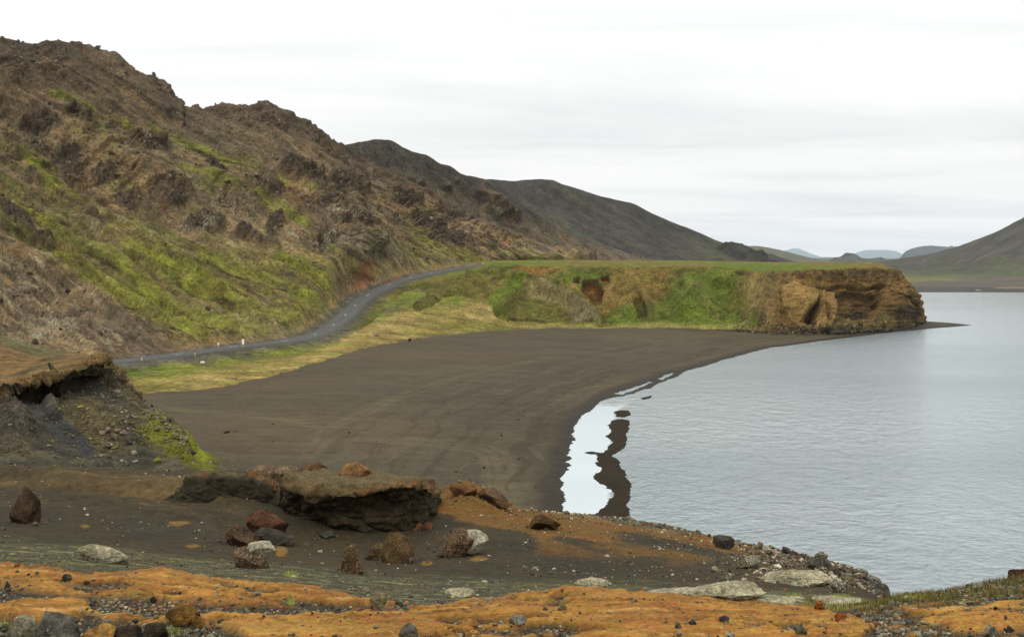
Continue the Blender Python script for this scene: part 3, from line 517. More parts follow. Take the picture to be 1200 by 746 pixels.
# hills beyond
cD = [(850, 300, 2500), (872, 289, 2500), (885, 288, 2520), (900, 290, 2550), (915, 293, 2580), (930, 297, 2600), (950, 302, 2650), (972, 306, 2700), (1000, 311, 2750)]
def simple(cr_, base_v, dd_, tail=60): return [[(u, base_v+14, d-dd_*1.3) for u, v, d in cr_], [(u, base_v, d-dd_) for u, v, d in cr_], [(u, v*.6+.4*base_v, d-dd_*.5) for u, v, d in cr_], cr_, off(cr_, tail, dd_)]
ridge('far_green_hill', 'grey green hill beyond the dark scree hill', simple(cD, 312, 500), np.arange(850, 1001, 6), (92, 94, 80), [(86, 84, 74), (80, 76, 70), (98, 104, 72)], lambda u, v: -.3+0*u, 80, M_r2, amp=2, px=1.2, scale=3, lichk=.1)
cF = [(955, 312, 3600), (972, 306, 3600), (985, 302, 3600), (1000, 300, 3620), (1015, 303, 3620), (1030, 304, 3640), (1045, 305, 3650), (1060, 306, 3650), (1080, 308, 3700)]
ridge('far_dark_hill', 'low dark hill beyond the headland', simple(cF, 314, 500), np.arange(955, 1081, 5), (72, 76, 74), [(80, 82, 78), (66, 70, 68), (84, 90, 76)], lambda u, v: -.1+0*u, 85, M_r2, amp=3, px=1.2, scale=4, lichk=0)
cH = [(1045, 306, 6500), (1055, 302, 6500), (1058, 297, 6500), (1066, 292, 6500), (1078, 289, 6500), (1088, 287.5, 6500), (1100, 288.5, 6500), (1112, 289, 6500), (1125, 291, 6500), (1150, 300, 6500)]
ridge('haze_tinted_mountain', 'flat topped mountain painted haze blue grey beyond the lake', simple(cH, 312, 1200), np.arange(1045, 1151, 5), (78, 88, 94), [(84, 92, 96), (72, 80, 84), (84, 94, 88)], lambda u, v: -.2+0*u, 90, M_r2, amp=6, px=1.2, scale=8, lichk=0)  # air haze tint is painted into the slope colour
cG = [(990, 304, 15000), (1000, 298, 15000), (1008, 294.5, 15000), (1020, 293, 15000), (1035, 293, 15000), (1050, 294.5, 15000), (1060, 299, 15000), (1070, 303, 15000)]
ridge('haze_tinted_mesa', 'flat mountain painted haze pale blue on the horizon', simple(cG, 312, 2500), np.arange(990, 1071, 5), (120, 140, 155), [(120, 140, 150), (110, 130, 145), (118, 138, 150)], lambda u, v: -.3+0*u, 92, M_r2, amp=8, px=1.2, scale=18, lichk=0)  # pale blue of distance put into the colour, besides the haze volume
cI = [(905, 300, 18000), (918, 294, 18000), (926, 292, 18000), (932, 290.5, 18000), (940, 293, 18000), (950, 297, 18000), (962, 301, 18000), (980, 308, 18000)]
ridge('haze_tinted_peak', 'faint peak painted haze pale blue on the horizon', simple(cI, 312, 2500), np.arange(905, 981, 5), (120, 140, 155), [(120, 140, 150), (110, 130, 145), (118, 138, 150)], lambda u, v: -.3+0*u, 94, M_r2, amp=8, px=1.2, scale=18, lichk=0)  # aerial haze painted as the peak's own pale blue
# right mountain with its shore flat
cM = [(940, 312, 1250), (1000, 309, 1240), (1030, 306, 1235), (1050, 303.5, 1230), (1066, 301, 1228), (1080, 298.5, 1226), (1100, 294.5, 1225), (1115, 291, 1225), (1130, 286, 1228), (1150, 278, 1232), (1170, 270, 1238), (1200, 254, 1250), (1250, 226, 1280), (1330, 190, 1330), (1450, 150, 1400)]
bM = [(u, 342.4, 733) for u, v, d in cM]
rM = [[(u, 349, 715) for u, v, d in cM], bM, [(u, 337.5, 800) for u, v, d in cM], [(u, max(330.5, v+6), 900) for u, v, d in cM], [(u, max(v+5, 324-.035*max(0, u-1040)), 1000) for u, v, d in cM],
      [(u, v+.42*max(0, 322-v), 1120) for u, v, d in cM], cM, off(cM, 20, 80), off(cM, 80, 300)]
Gm = net(rows_at(rM, np.arange(940, 1451, 15)), px=1.2, py=.6); nm = normals(Gm).reshape(-1, 3); P = Gm.reshape(-1, 3); u, v = UV(P)
T = np.stack([(u*.5+v*.87)/6, (u*.87-v*.5)/70, 0*u], -1); stq = fbm(T, 1, 5, off=100); up = ss(326, 316, v)
P2 = P+nm*(up*(1.5*stq+3*fbm(P, 60, 4, off=101)))[:, None]+nm*((1-up)*.5*fbm(P, 30, 3, off=102)*ss(342, 339, v))[:, None]
c = np.repeat(tg(80, 77, 74)[None], len(P), 0); c = mixc(c, tg(64, 64, 62), ss(-.2, .4, stq)*.8)
c = mixc(c, tg(88, 92, 66), ss(.05, .45, stq*.5+.4*fbm(P, 80, 3, off=103)+.5*ss(290, 325, v)-.12)*.75)
c = mixc(c, tg(122, 118, 104), ss(.3, .6, fbm(T, .7, 4, off=104))*.6)
fl = ss(321, 327, v+2*fbm(P, 60, 3, off=105)); c = mixc(c, tg(92, 86, 80), fl)
c = mixc(c, tg(112, 112, 62), ss(.0, .4, fbm(P*np.array([.3, 1, 1]), 50, 4, off=106)+.5*blob(u, v, 1070, 325, 40, 5)-.1)*fl*ss(337, 331, v)*.9)
c = mixc(c, tg(74, 72, 72), ss(334, 338, v)); c = mixc(c, tg(132, 106, 90), ss(335.5, 336.2, v)*ss(338.2, 337.4, v)*ss(1160, 1172, u)*.9)
tag(grid_obj('right_mountain', P2.reshape(Gm.shape), M_r2, col=c, attrs={'lich': .15*ss(0, .4, stq), 'wet': 0*u}), 'bare mountain with green streaks and black shore across the lake', 'mountain', kind='structure')

# ================================================================== HEADLAND (flat topped, ends in sandstone cliffs)
hl = [  # per column: foot, low, mid, upper, edge, top, back  as (u, v, d)
    [(385, 402, 300), (392, 392, 312), (405, 378, 340), (425, 360, 370), (440, 346, 395), (458, 336, 400), (466, 332, 408)],
    [(430, 397, 309), (434, 386, 322), (440, 372, 345), (450, 356, 372), (462, 342, 390), (486, 330, 412), (500, 323.5, 430)],
    [(480, 390, 330), (484, 378, 342), (488, 363, 362), (495, 346, 384), (508, 330, 400), (530, 319, 432), (545, 315, 456)],
    [(520, 387, 340), (522, 377, 348), (528, 360, 366), (540, 338, 386), (555, 318, 404), (568, 311, 446), (578, 309, 500)],
    [(565, 385, 346), (566, 374, 352), (568, 358, 366), (568, 336, 382), (572, 312, 398), (582, 306, 450), (590, 305, 550)],
    [(620, 384, 348), (618, 374, 354), (614, 354, 366), (606, 332, 380), (600, 310, 392), (604, 306, 460), (606, 304.4, 560)],
    [(660, 384, 348), (660, 373, 354), (659, 354, 364), (657, 332, 374), (655, 312, 386), (655, 307, 450), (655, 304.6, 560)],
    [(700, 384, 348), (700, 372, 354), (700, 353, 362), (700, 330, 371), (700, 312, 380), (700, 307, 450), (700, 304.6, 560)],
    [(745, 385, 346), (744, 373, 352), (743, 354, 360), (742, 332, 369), (742, 312, 378), (742, 308, 450), (740, 305, 560)],
    [(790, 386, 343), (789, 374, 349), (788, 354, 357), (787, 332, 366), (786, 312, 374), (786, 308, 450), (780, 305, 560)],
    [(830, 387, 340), (829, 374, 346), (829, 354, 353), (829, 332, 362), (830, 312, 371), (828, 309, 450), (820, 305.5, 560)],
    [(866, 389, 336), (866, 375, 342), (867, 356, 349), (868, 334, 357), (870, 315, 366), (866, 310, 450), (852, 306, 560)],
    [(895, 390, 333), (896, 376, 338), (897, 356, 344), (899, 336, 351), (901, 318, 360), (894, 311, 446), (876, 306.5, 555)],
    [(922, 390, 332), (923, 376, 335), (925, 356, 339), (927, 336, 345), (930, 317.5, 354), (920, 311, 440), (900, 307, 550)],
    [(945, 390, 331), (946, 375, 333), (947, 355, 337), (948, 335, 344), (951, 316, 353), (940, 311, 435), (920, 307, 545)],
    [(968, 389, 332), (969, 374, 335), (970, 355, 340), (971, 336, 347), (972, 316, 354), (960, 311, 430), (940, 307, 540)],
    [(990, 387, 338), (991, 373, 342), (991, 355, 346), (990, 335, 350), (989, 315, 356), (980, 311, 430), (960, 307, 535)],
    [(1014, 384, 345), (1014, 371, 347), (1014, 354, 349), (1012, 334, 353), (1009, 314.5, 359), (1000, 311, 430), (980, 307, 530)],
    [(1036, 381, 352), (1036, 367, 354), (1035, 351, 356), (1032, 333, 359), (1026, 314, 364), (1016, 311, 430), (995, 307, 524)],
    [(1060, 379, 362), (1058, 364, 363), (1054, 350, 365), (1047, 334, 367), (1038, 315, 371), (1028, 311.5, 430), (1008, 307, 520)],
    [(1078, 377.5, 376), (1075, 362, 376), (1070, 349, 376), (1061, 334, 377), (1047, 317, 380), (1038, 312, 430), (1015, 307, 515)],
    [(1083, 376.5, 394), (1080, 362, 390), (1075, 349, 390), (1066, 335, 390), (1051, 319, 393), (1041, 313, 440), (1018, 308, 512)],
    [(1076, 373, 425), (1073, 360, 421), (1068, 349, 418), (1060, 336, 416), (1047, 321, 414), (1037, 314, 450), (1016, 309, 510)],
    [(1050, 362, 500), (1046, 352, 498), (1040, 343, 495), (1033, 332, 490), (1026, 321, 485), (1016, 314, 490), (1006, 310, 505)]]
Hc = np.array([W3(np.array([p[0] for p in c_]), np.array([p[1] for p in c_]), np.array([p[2] for p in c_])) for c_ in hl])
foot0 = Hc[:, 0]+(Hc[:, 0]-Hc[:, 1])*.25; foot0[:, 2] = -1.5
Hc = np.concatenate([foot0[:, None], Hc, (Hc[:, -1]+np.array([0, 40, -28]))[:, None]], 1)
Hc = np.swapaxes(Hc, 0, 1)
Gc = net(Hc, px=.75, py=.7); print('headland', Gc.shape)
nc_ = normals(Gc).reshape(-1, 3); P = Gc.reshape(-1, 3); u, v = UV(P)
# outward normals: the cliff faces the camera
flipm = (nc_[:, 1] > .3) & (nc_[:, 2] < 0); nc_[flipm] *= -1
edge_v = np.interp(u, [c_[4][0] for c_ in hl[:20]], [c_[4][1] for c_ in hl[:20]])
front = ss(-1.5, 3, v-edge_v)*ss(440, 405, P[:, 1]); top = 1-front
cl = ss(900, 925, u+8*fbm(P, 10, 3, off=119)+.25*(v-350))*front; cl = np.maximum(cl, ss(1070, 1078, u)*front)       # bare cliff part
fold = ss(862, 885, u)*ss(935, 915, u)*front
bdd = P[:, 2]+.10*P[:, 0]+1.2*fbm(P, 14, 3, off=110); beds = fbm(np.stack([bdd/1.1, P[:, 0]/60, P[:, 1]/60], -1), 1, 4, gain=.65, off=111)
pn = 3.6*fbm(P, 7, 4, gain=.6, off=160)+1.2*fbm(P, 1.5, 3, off=161)
def pm(poly, soft=1.2, wob=1.0): return ss(soft, -soft, polysd(u, v, poly)+pn*wob)
gold = pm([(918, 341), (932, 331), (950, 337), (960, 345), (976, 350), (976, 372), (970, 388), (940, 388), (924, 377), (917, 356)], 2.0)
cave = pm([(957, 351), (961, 356), (957, 372), (953, 384), (938, 380), (945, 368), (953, 360)], 1.0, .6)
cave2 = pm([(963, 358), (966, 360), (971, 378), (968, 379), (964, 368)], 1.0, .6)
recess = pm([(973, 346), (990, 343), (1012, 345), (1031, 345), (1032, 362), (1022, 374), (1000, 375), (984, 368), (976, 357)], 1.2, .8)
crack = pm([(1031, 334), (1036, 334), (1037, 348), (1036, 361), (1031, 361), (1032, 348)], .9, .5)
undr = pm([(934, 335), (948, 339), (962, 338), (985, 334), (1010, 336), (1040, 333), (1040, 337), (1010, 341), (985, 339), (960, 343), (945, 342)], 1.0, 1.0)
slot = np.maximum(pm([(988, 337), (1010, 340), (1024, 340), (1010, 344), (992, 341)], .8, .5), pm([(1046, 342), (1062, 350), (1074, 362), (1070, 362), (1056, 352)], .8, .5))
stri = np.stack([P[:, 0], P[:, 1], bdd], -1); stri2 = fbm(np.stack([(P[:, 2]+.25*np.maximum(0, P[:, 0]-150)*.6+.8*fbm(P, 8, 3, off=162))/.55, P[:, 0]/40, P[:, 1]/40], -1), 1, 4, gain=.6, off=163)
rough = cl*(1-gold*.55)
d1 = rough*(1.3*fbm(P, 9, 4, off=112)+1.0*beds+1.0*blocks(stri, (5, 5, 2.2), 75)+.6*fbm(P, 2.5, 3, off=113, ridged=True))+cl*.5*stri2
d1 += cl*(1.6*gold+2.4*blob(u, v, 938, 356, 18, 16)+1.2*gold*blocks(stri, (6, 6, 3), 76)-8*cave-4*cave2-3.2*recess-8*crack-2.8*undr-3.0*slot+2.2*blob(u, v, 1058, 355, 15, 16))
gul = fbm(np.stack([(u+.1*v)/5, v/60, 0*u], -1), 1, 3, off=164, ridged=True); d1 += gold*ss(955, 962, u)*1.4*gul
col_r = ss(330, 322, v)*ss(925, 935, u)*front          # the dark columnar cap
d1 += col_r*(1.0*fbm(P*np.array([1, 1, .15]), 2.2, 3, off=114, ridged=True))
d1 += fold*(1.6*fbm(np.stack([(u+v*.35)/9, v/60, 0*u], -1), 1, 3, off=115, ridged=True)+.6*fbm(P, 3, 3, off=116, ridged=True))
gr_ = front*(1-np.maximum(cl, fold))
fanp = np.maximum(blob(u, v, 1034, 382, 16, 14), blob(u, v, 990, 386, 18, 12)); d1 += front*2.0*ss(.4, .9, fanp)
spur = fbm(np.stack([(u-.25*(v-300))/34, v/140, 0*u], -1), 1, 3, off=117)
rolly = ss(314, 332, v); ridge1 = np.exp(-(linesd(u, v, [(632, 334), (655, 345), (680, 362), (703, 380)])/6)**2); ridge2 = np.exp(-(linesd(u, v, [(560, 312), (548, 335), (520, 352), (490, 372)])/8)**2)
ridge3 = np.exp(-(linesd(u, v, [(600, 312), (622, 330), (604, 350), (590, 368)])/7)**2)
redp = pm([(683, 330), (701, 329), (707, 343), (704, 354), (697, 359), (690, 351), (681, 341)], 1.0, .8); red2 = np.maximum(pm([(672, 325), (679, 324), (679, 333), (673, 333)], 1, .7), pm([(703, 323), (713, 322), (715, 332), (706, 333)], 1, .7))
gu1 = pm([(743, 358), (752, 356), (758, 373), (748, 374)], 1.5); bank = pm([(596, 376.5), (650, 378), (695, 379), (696, 384), (640, 383), (596, 381)], .8, .6)
notch = pm([(862, 321), (880, 315.5), (930, 317), (929, 319.5), (884, 319), (868, 325)], .8, .5)
d1 += gr_*(4.2*spur*ss(384, 364, v)*ss(312, 330, v)+.9*fbm(P, 9, 4, off=118)+.35*fbm(P, 2.5, 3, off=119)+(3.6*ridge1+4.0*ridge2+4.0*ridge3)*rolly+1.6*fbm(P, 22, 3, off=170, ridged=True)*rolly-3.4*redp-2.0*red2-2.2*gu1-1.0*bank+3.5*blob(u, v, 812, 350, 24, 16)+2.5*blob(u, v, 745, 345, 16, 24, -30)-2.5*blob(u, v, 775, 350, 12, 24, -25)-3.0*ss(.2, .8, blob(u, v, 845, 345, 16, 18, -30)))
d1 -= front*notch*2.0
d1 += top*1.0*fbm(P, 22, 4, off=139)*ss(375, 400, P[:, 1])*ss(540, 500, P[:, 1])+top*.5*fbm(P, 14, 4, off=120)*ss(600, 480, P[:, 1])
pit = ss(.8, .2, np.abs(np.hypot((u-565)/9, (v-358)/4.5)-1)*1.6)*gr_; d1 -= ss(1, .5, np.hypot((u-565)/9, (v-358)/4.5))*1.4*gr_
Pc = P+nc_*d1[:, None]
Pc, rdc = flatten_to_road(Pc, half=5.0, soft=9)
c = np.repeat(tg(96, 94, 42)[None], len(P), 0)                       # grass slope
sgr = fbm(np.stack([(u*.9+v*.5)/16, (v*.9-u*.5)/9, 0*u], -1), 1, 4, off=121)
c = mixc(c, tg(116, 100, 54), ss(-.05, .45, fbm(P, 16, 4, off=122))*.8)
c = mixc(c, tg(98, 104, 34), ss(.0, .4, sgr)*.7)
c = mixc(c, tg(66, 66, 34), ss(.1, .4, fbm(P, 5, 4, off=123))*.6)
diag = fbm(np.stack([(u*.6+v)/3.2, (u-v*.6)/14, 0*u], -1), 1, 4, gain=.6, off=165)
ochre = pm([(715, 314), (790, 313), (784, 336), (772, 352), (756, 362), (730, 362), (706, 372), (700, 352), (716, 342)], 4, 2)
c = mixc(c, tg(126, 104, 54), ochre*front*.8); c = mixc(c, tg(92, 84, 40), ochre*front*ss(.0, .35, diag)*.8); c = mixc(c, tg(140, 100, 54), ochre*front*ss(.15, .5, fbm(P, 5, 3, off=166))*.7)
c = mixc(c, tg(138, 98, 52), pm([(608, 305), (660, 307), (664, 316), (622, 320), (604, 318)], 3, 2)*front*.8)
c = mixc(c, tg(134, 120, 84), np.maximum(pm([(614, 338), (634, 331), (652, 340), (672, 356), (706, 384), (676, 384), (664, 364), (640, 350), (618, 350)], 2.5, 1.5), pm([(784, 352), (800, 340), (826, 338), (840, 350), (834, 362), (800, 364)], 3, 2))*front*.85)
c = mixc(c, tg(116, 108, 84), pm([(668, 358), (684, 362), (704, 384), (672, 385)], 2, 1.5)*front*.7)
c = mixc(c, tg(92, 108, 36), np.maximum(np.maximum(pm([(656, 318), (682, 316), (684, 334), (676, 345), (662, 330)], 1.5, 1.2), pm([(684, 321), (706, 320), (706, 326), (686, 327)], 1, .8)), np.maximum(pm([(712, 374), (724, 362), (742, 362), (750, 376), (744, 384), (712, 384)], 2, 1.5), pm([(764, 384), (766, 360), (784, 346), (812, 322), (850, 314), (864, 318), (858, 340), (846, 352), (850, 366), (880, 372), (900, 388), (830, 386)], 3, 2.5)))*front*.85)
c = mixc(c, tg(92, 112, 30), pm([(560, 362), (585, 340), (612, 318), (622, 324), (616, 340), (600, 356), (580, 372)], 3, 2)*front*.8)
c = mixc(c, tg(66, 92, 26), pm([(862, 322), (880, 318), (900, 319), (894, 332), (874, 334), (860, 332)], 1.5, 1)*front*.8)
c = mixc(c, tg(98, 54, 30), np.maximum(redp, red2)*front*.95); c = mixc(c, tg(142, 108, 68), np.maximum(pm([(668, 334), (676, 334), (678, 342), (670, 344)], 1, .8), pm([(702, 336), (722, 334), (722, 350), (706, 352)], 2, 1))*front*.8*(1-redp))
c = mixc(c, tg(52, 44, 32), np.maximum(bank*.8, np.maximum(notch*.8, gu1*.5))*front)
c = mixc(c, tg(112, 76, 54), ss(.4, .7, blob(u, v, 565, 359, 10, 4.5))*.8)
c = mixc(c, tg(54, 52, 28), front*ss(.1, .3, fbm(P, 2.6, 4, gain=.7, off=167))*.55); c = mixc(c, tg(130, 116, 66), front*ss(.12, .3, fbm(P, 3.4, 4, gain=.7, off=168))*.45); c = mixc(c, tg(66, 60, 36), front*ss(.12, .3, diag)*.4)
# folded yellow-brown rock west of the cliff
c = mixc(c, tg(140, 116, 74), fold*.9*ss(-.25, .2, fbm(P, 7, 4, off=128)+.35*ss(372, 345, v))*.85)
c = mixc(c, tg(80, 72, 56), fold*ss(.0, .3, fbm(P, 4, 4, off=129))*.7)
# cliff
cc = np.repeat(tg(124, 96, 56)[None], len(P), 0)
cc = mixc(cc, tg(94, 72, 44), ss(-.05, .35, beds)); cc = mixc(cc, tg(76, 62, 44), ss(.1, .4, fbm(P, 4, 4, off=130))*.7)
cc = mixc(cc, tg(156, 126, 78), gold*.85); cc = mixc(cc, tg(116, 84, 48), gold*ss(.0, .35, stri2)*.8)
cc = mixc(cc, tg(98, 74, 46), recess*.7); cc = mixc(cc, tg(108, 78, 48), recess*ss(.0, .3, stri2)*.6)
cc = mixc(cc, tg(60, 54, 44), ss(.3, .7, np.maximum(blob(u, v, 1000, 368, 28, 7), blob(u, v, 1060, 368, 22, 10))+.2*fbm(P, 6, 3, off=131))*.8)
cc = mixc(cc, tg(74, 64, 46), col_r*ss(-.3, .15, fbm(P, 3, 3, off=132))*.9); cc = mixc(cc, tg(124, 94, 52), col_r*ss(.15, .4, fbm(P*np.array([1, 1, .3]), 2.2, 3, off=133))*.8)
cc = mixc(cc, tg(50, 38, 28), np.maximum(np.maximum(cave, crack), np.maximum(slot, cave2)*.6)*.6)  # shade inside caves, crack and slots painted as darker colour
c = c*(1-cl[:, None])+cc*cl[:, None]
# fans of debris at the cliff foot
fan = np.maximum(pm([(1034, 361), (1044, 372), (1062, 384), (1010, 388), (1022, 376)], 1.2, .8), pm([(976, 358), (990, 371), (1012, 380), (1010, 390), (974, 390), (978, 374)], 1.5, 1))*front
c = mixc(c, tg(104, 92, 56), fan)
c = mixc(c, tg(84, 76, 62), ss(383.5, 386, v+pn)*ss(900, 930, u)*front)
tp = mixc(mixc(np.repeat(tg(108, 112, 46)[None], len(P), 0), tg(122, 100, 54), ss(-.2, .3, fbm(P, 40, 3, off=134)+.3*ss(640, 700, u)*ss(800, 740, u)+.25*ss(930, 960, u)-.12)), tg(96, 110, 34), ss(.1, .4, fbm(P, 30, 3, off=135)+.4*blob(u, v, 860, 314, 60, 8)))
c = c*(1-top[:, None])+tp*top[:, None]
# strip of straw and black sand at the foot
zf = Pc[:, 2]; c = mixc(c, tg(140, 134, 72), ss(4.0, 2.6, zf+.8*fbm(P, 8, 3, off=136))*ss(880, 840, u)); c = mixc(c, sand, ss(2.1, 1.6, zf+.35*fbm(P*np.array([.5, 1, 1]), 10, 3, off=137)))
c = mixc(c, tg(86, 84, 76), ss(8, 4.5, rdc))
M_head = terrain_mat('headland_ground', s=.5, vary=.5, bump=.7, lichcol=(140, 132, 108))
hd = grid_obj('headland', Pc.reshape(Gc.shape), M_head, col=c, attrs={'lich': .35*ss(.0, .5, fbm(P, 12, 3, off=138))+.3*fold, 'wet': 0*u})
tag(hd, 'flat topped grassy headland ending in golden sandstone cliffs', 'headland', kind='structure')
HEAD = (Pc, u, v, cl, front)

# ================================================================== NEAR CRAG (left, with overhanging crust)
cr = [  # rows foot..back: (u,v,d)
    [(-160, 560, 49), (0, 556, 51), (40, 556, 52), (80, 560, 53), (130, 564, 54), (200, 566, 55), (250, 562, 57), (292, 562, 62), (300, 558, 70)],
    [(-160, 520, 56), (0, 516, 57.5), (40, 517, 58.5), (80, 521, 59.5), (125, 526, 60.5), (175, 528, 61.5), (222, 528, 64), (252, 536, 70), (262, 540, 82)],
    [(-160, 490, 60), (0, 482, 61.5), (40, 480, 62.5), (80, 482, 63.5), (115, 484, 64.5), (150, 486, 65.5), (178, 490, 69), (196, 502, 75), (206, 512, 88)],
    [(-160, 476, 62), (0, 470, 64.5), (40, 463, 65.8), (72, 456, 67.3), (104, 455, 69.2), (128, 449, 71.4), (145, 456, 74), (160, 468, 80), (172, 482, 92)],
    [(-160, 466, 60.8), (0, 459, 62.6), (40, 448, 63.8), (68, 440, 65.6), (98, 428, 67.6), (121, 424, 70), (128, 430, 75), (138, 442, 82), (150, 458, 94)],
    [(-160, 440, 70), (0, 437, 72), (40, 432, 73), (70, 427, 74), (96, 422.5, 75), (118, 421, 77), (124, 427, 81), (132, 440, 88), (140, 456, 98)],
    [(-160, 396, 92), (0, 396, 94), (40, 407, 95), (72, 413, 96), (92, 418, 97), (108, 424, 98), (114, 432, 100), (120, 444, 102), (130, 460, 108)],
    [(-160, 470, 112), (0, 470, 112), (40, 475, 112), (72, 480, 112), (92, 485, 112), (108, 490, 112), (114, 495, 113), (120, 500, 114), (130, 505, 116)]]
Gn = net([W3(*np.array(r, float).T) for r in cr], px=.95, py=.8); print('crag', Gn.shape)
nn_ = normals(Gn).reshape(-1, 3); P = Gn.reshape(-1, 3); u, v = UV(P)
rowi = np.repeat(np.arange(Gn.shape[0]), Gn.shape[1]); 
rowp = pchip(np.arange(8.)[:, None], np.arange(8.), np.linspace(0, 7, 8))[:, 0]
vlip = np.interp(u, [0, 40, 70, 100, 122, 135, 160], [459, 448, 440, 428, 424, 436, 470])
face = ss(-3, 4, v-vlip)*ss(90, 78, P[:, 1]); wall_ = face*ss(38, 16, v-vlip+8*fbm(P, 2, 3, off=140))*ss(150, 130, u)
rk = np.clip(blob(u, v, 15, 497, 34, 26, 45)*1.5-.35+.5*fbm(P, 3, 3, off=141), 0, 1)*face
rk = np.maximum(rk, np.clip(blob(u, v, 60, 480, 10, 18, -35)*1.2-.4+.4*fbm(P, 2, 3, off=142), 0, 1)*face)
redge = ss(.0, .3, .8*blob(u, v, 195, 500, 22, 46, -42)-.32+.5*fbm(P, 3, 3, off=143))*face
d1 = face*(.16*fbm(P, 2.4, 4, off=144)+.05*fbm(P, .5, 3, off=145))+wall_*(.55*fbm(P*np.array([1, 1, .5]), 1.6, 4, gain=.6, off=146, ridged=True)-.35)+rk*(.5+.9*fbm(P, 1.3, 4, gain=.6, off=147, ridged=True))+redge*(.25+.55*fbm(P, 1.0, 4, gain=.6, off=148, ridged=True))
lipz = ss(9, 1, np.abs(v-vlip))*ss(95, 80, P[:, 1]); d1 += lipz*(.9*blocks(P, (1.6, 1.6, .9), 71)+.35*blocks(P, (.6, .6, .4), 72)+.5*fbm(P, 1.6, 3, off=73))
d1 += (1-face)*(.3*fbm(P, 4, 4, off=149)+.12*fbm(P, .9, 4, off=74, ridged=True)+.12*ss(.0, .6, fbm(P, 1.2, 3, off=150, ridged=True))*blob(u, v, 30, 402, 60, 12))
d1 -= 1.3*ss(.35, .8, blob(u, v, 52, 462, 22, 10, -15))+1.3*ss(.3, .8, blob(u, v, 96, 449, 22, 8, -8))+.9*ss(.4, .8, blob(u, v, 70, 447, 5, 8))
Pn = P+nn_*d1[:, None]
c = np.repeat(tg(62, 60, 54)[None], len(P), 0)
c = mixc(c, tg(84, 74, 52), ss(.0, .4, blob(u, v, 105, 500, 36, 60, -45)*.7-.2+.35*fbm(P, 2, 3, off=151)))
c = mixc(c, tg(98, 88, 66), ss(-.1, .4, fbm(P, 3, 4, off=152)+.4*ss(120, 170, u+(v-480)*-.5))*.6)
c = mixc(c, tg(62, 62, 62), ss(.2, .6, blob(u, v, 75, 505, 60, 12, 40)))
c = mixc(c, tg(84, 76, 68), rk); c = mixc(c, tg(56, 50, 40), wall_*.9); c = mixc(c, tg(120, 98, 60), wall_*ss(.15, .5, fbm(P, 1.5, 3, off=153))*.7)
c = mixc(c, tg(104, 92, 84), redge*.8)
mo = ss(.12, .42, blob(u, v, 226, 525, 36, 18, 40)*1.3+.55*blob(u, v, 185, 505, 34, 40, -45)+.5*fbm(P, 1.6, 4, off=154)-.25)*face
c = mixc(c, tg(100, 100, 28), mo*.9); c = mixc(c, tg(124, 134, 28), mo*ss(.3, .7, blob(u, v, 228, 524, 26, 10, 42)+.2*fbm(P, 1, 3, off=155)))
tpc = mixc(mixc(np.repeat(tg(118, 92, 58)[None], len(P), 0), tg(130, 104, 66), ss(-.1, .4, fbm(P, 3, 3, off=156))), tg(88, 76, 54), ss(-.05, .35, fbm(P, 2.5, 4, off=157)+.3*ss(415, 405, v)))
tpc = mixc(tpc, tg(94, 88, 56), ss(.2, .5, blob(u, v, 25, 402, 50, 10, 12)+.35*fbm(P, 2, 3, off=158))); 
c = c*face[:, None]+tpc*(1-face[:, None])
lich = face*redge*.6+(1-face)*blob(u, v, 40, 400, 70, 14, 12)*1.0+face*.15
M_crag = terrain_mat('crag_ground', s=.12, vary=.6, bump=.15, lichcol=(160, 152, 135))
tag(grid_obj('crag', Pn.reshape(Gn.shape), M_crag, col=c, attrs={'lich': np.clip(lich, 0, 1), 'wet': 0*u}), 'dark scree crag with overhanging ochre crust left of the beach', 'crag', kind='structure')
CRAG = (Pn, u, v, face, redge)

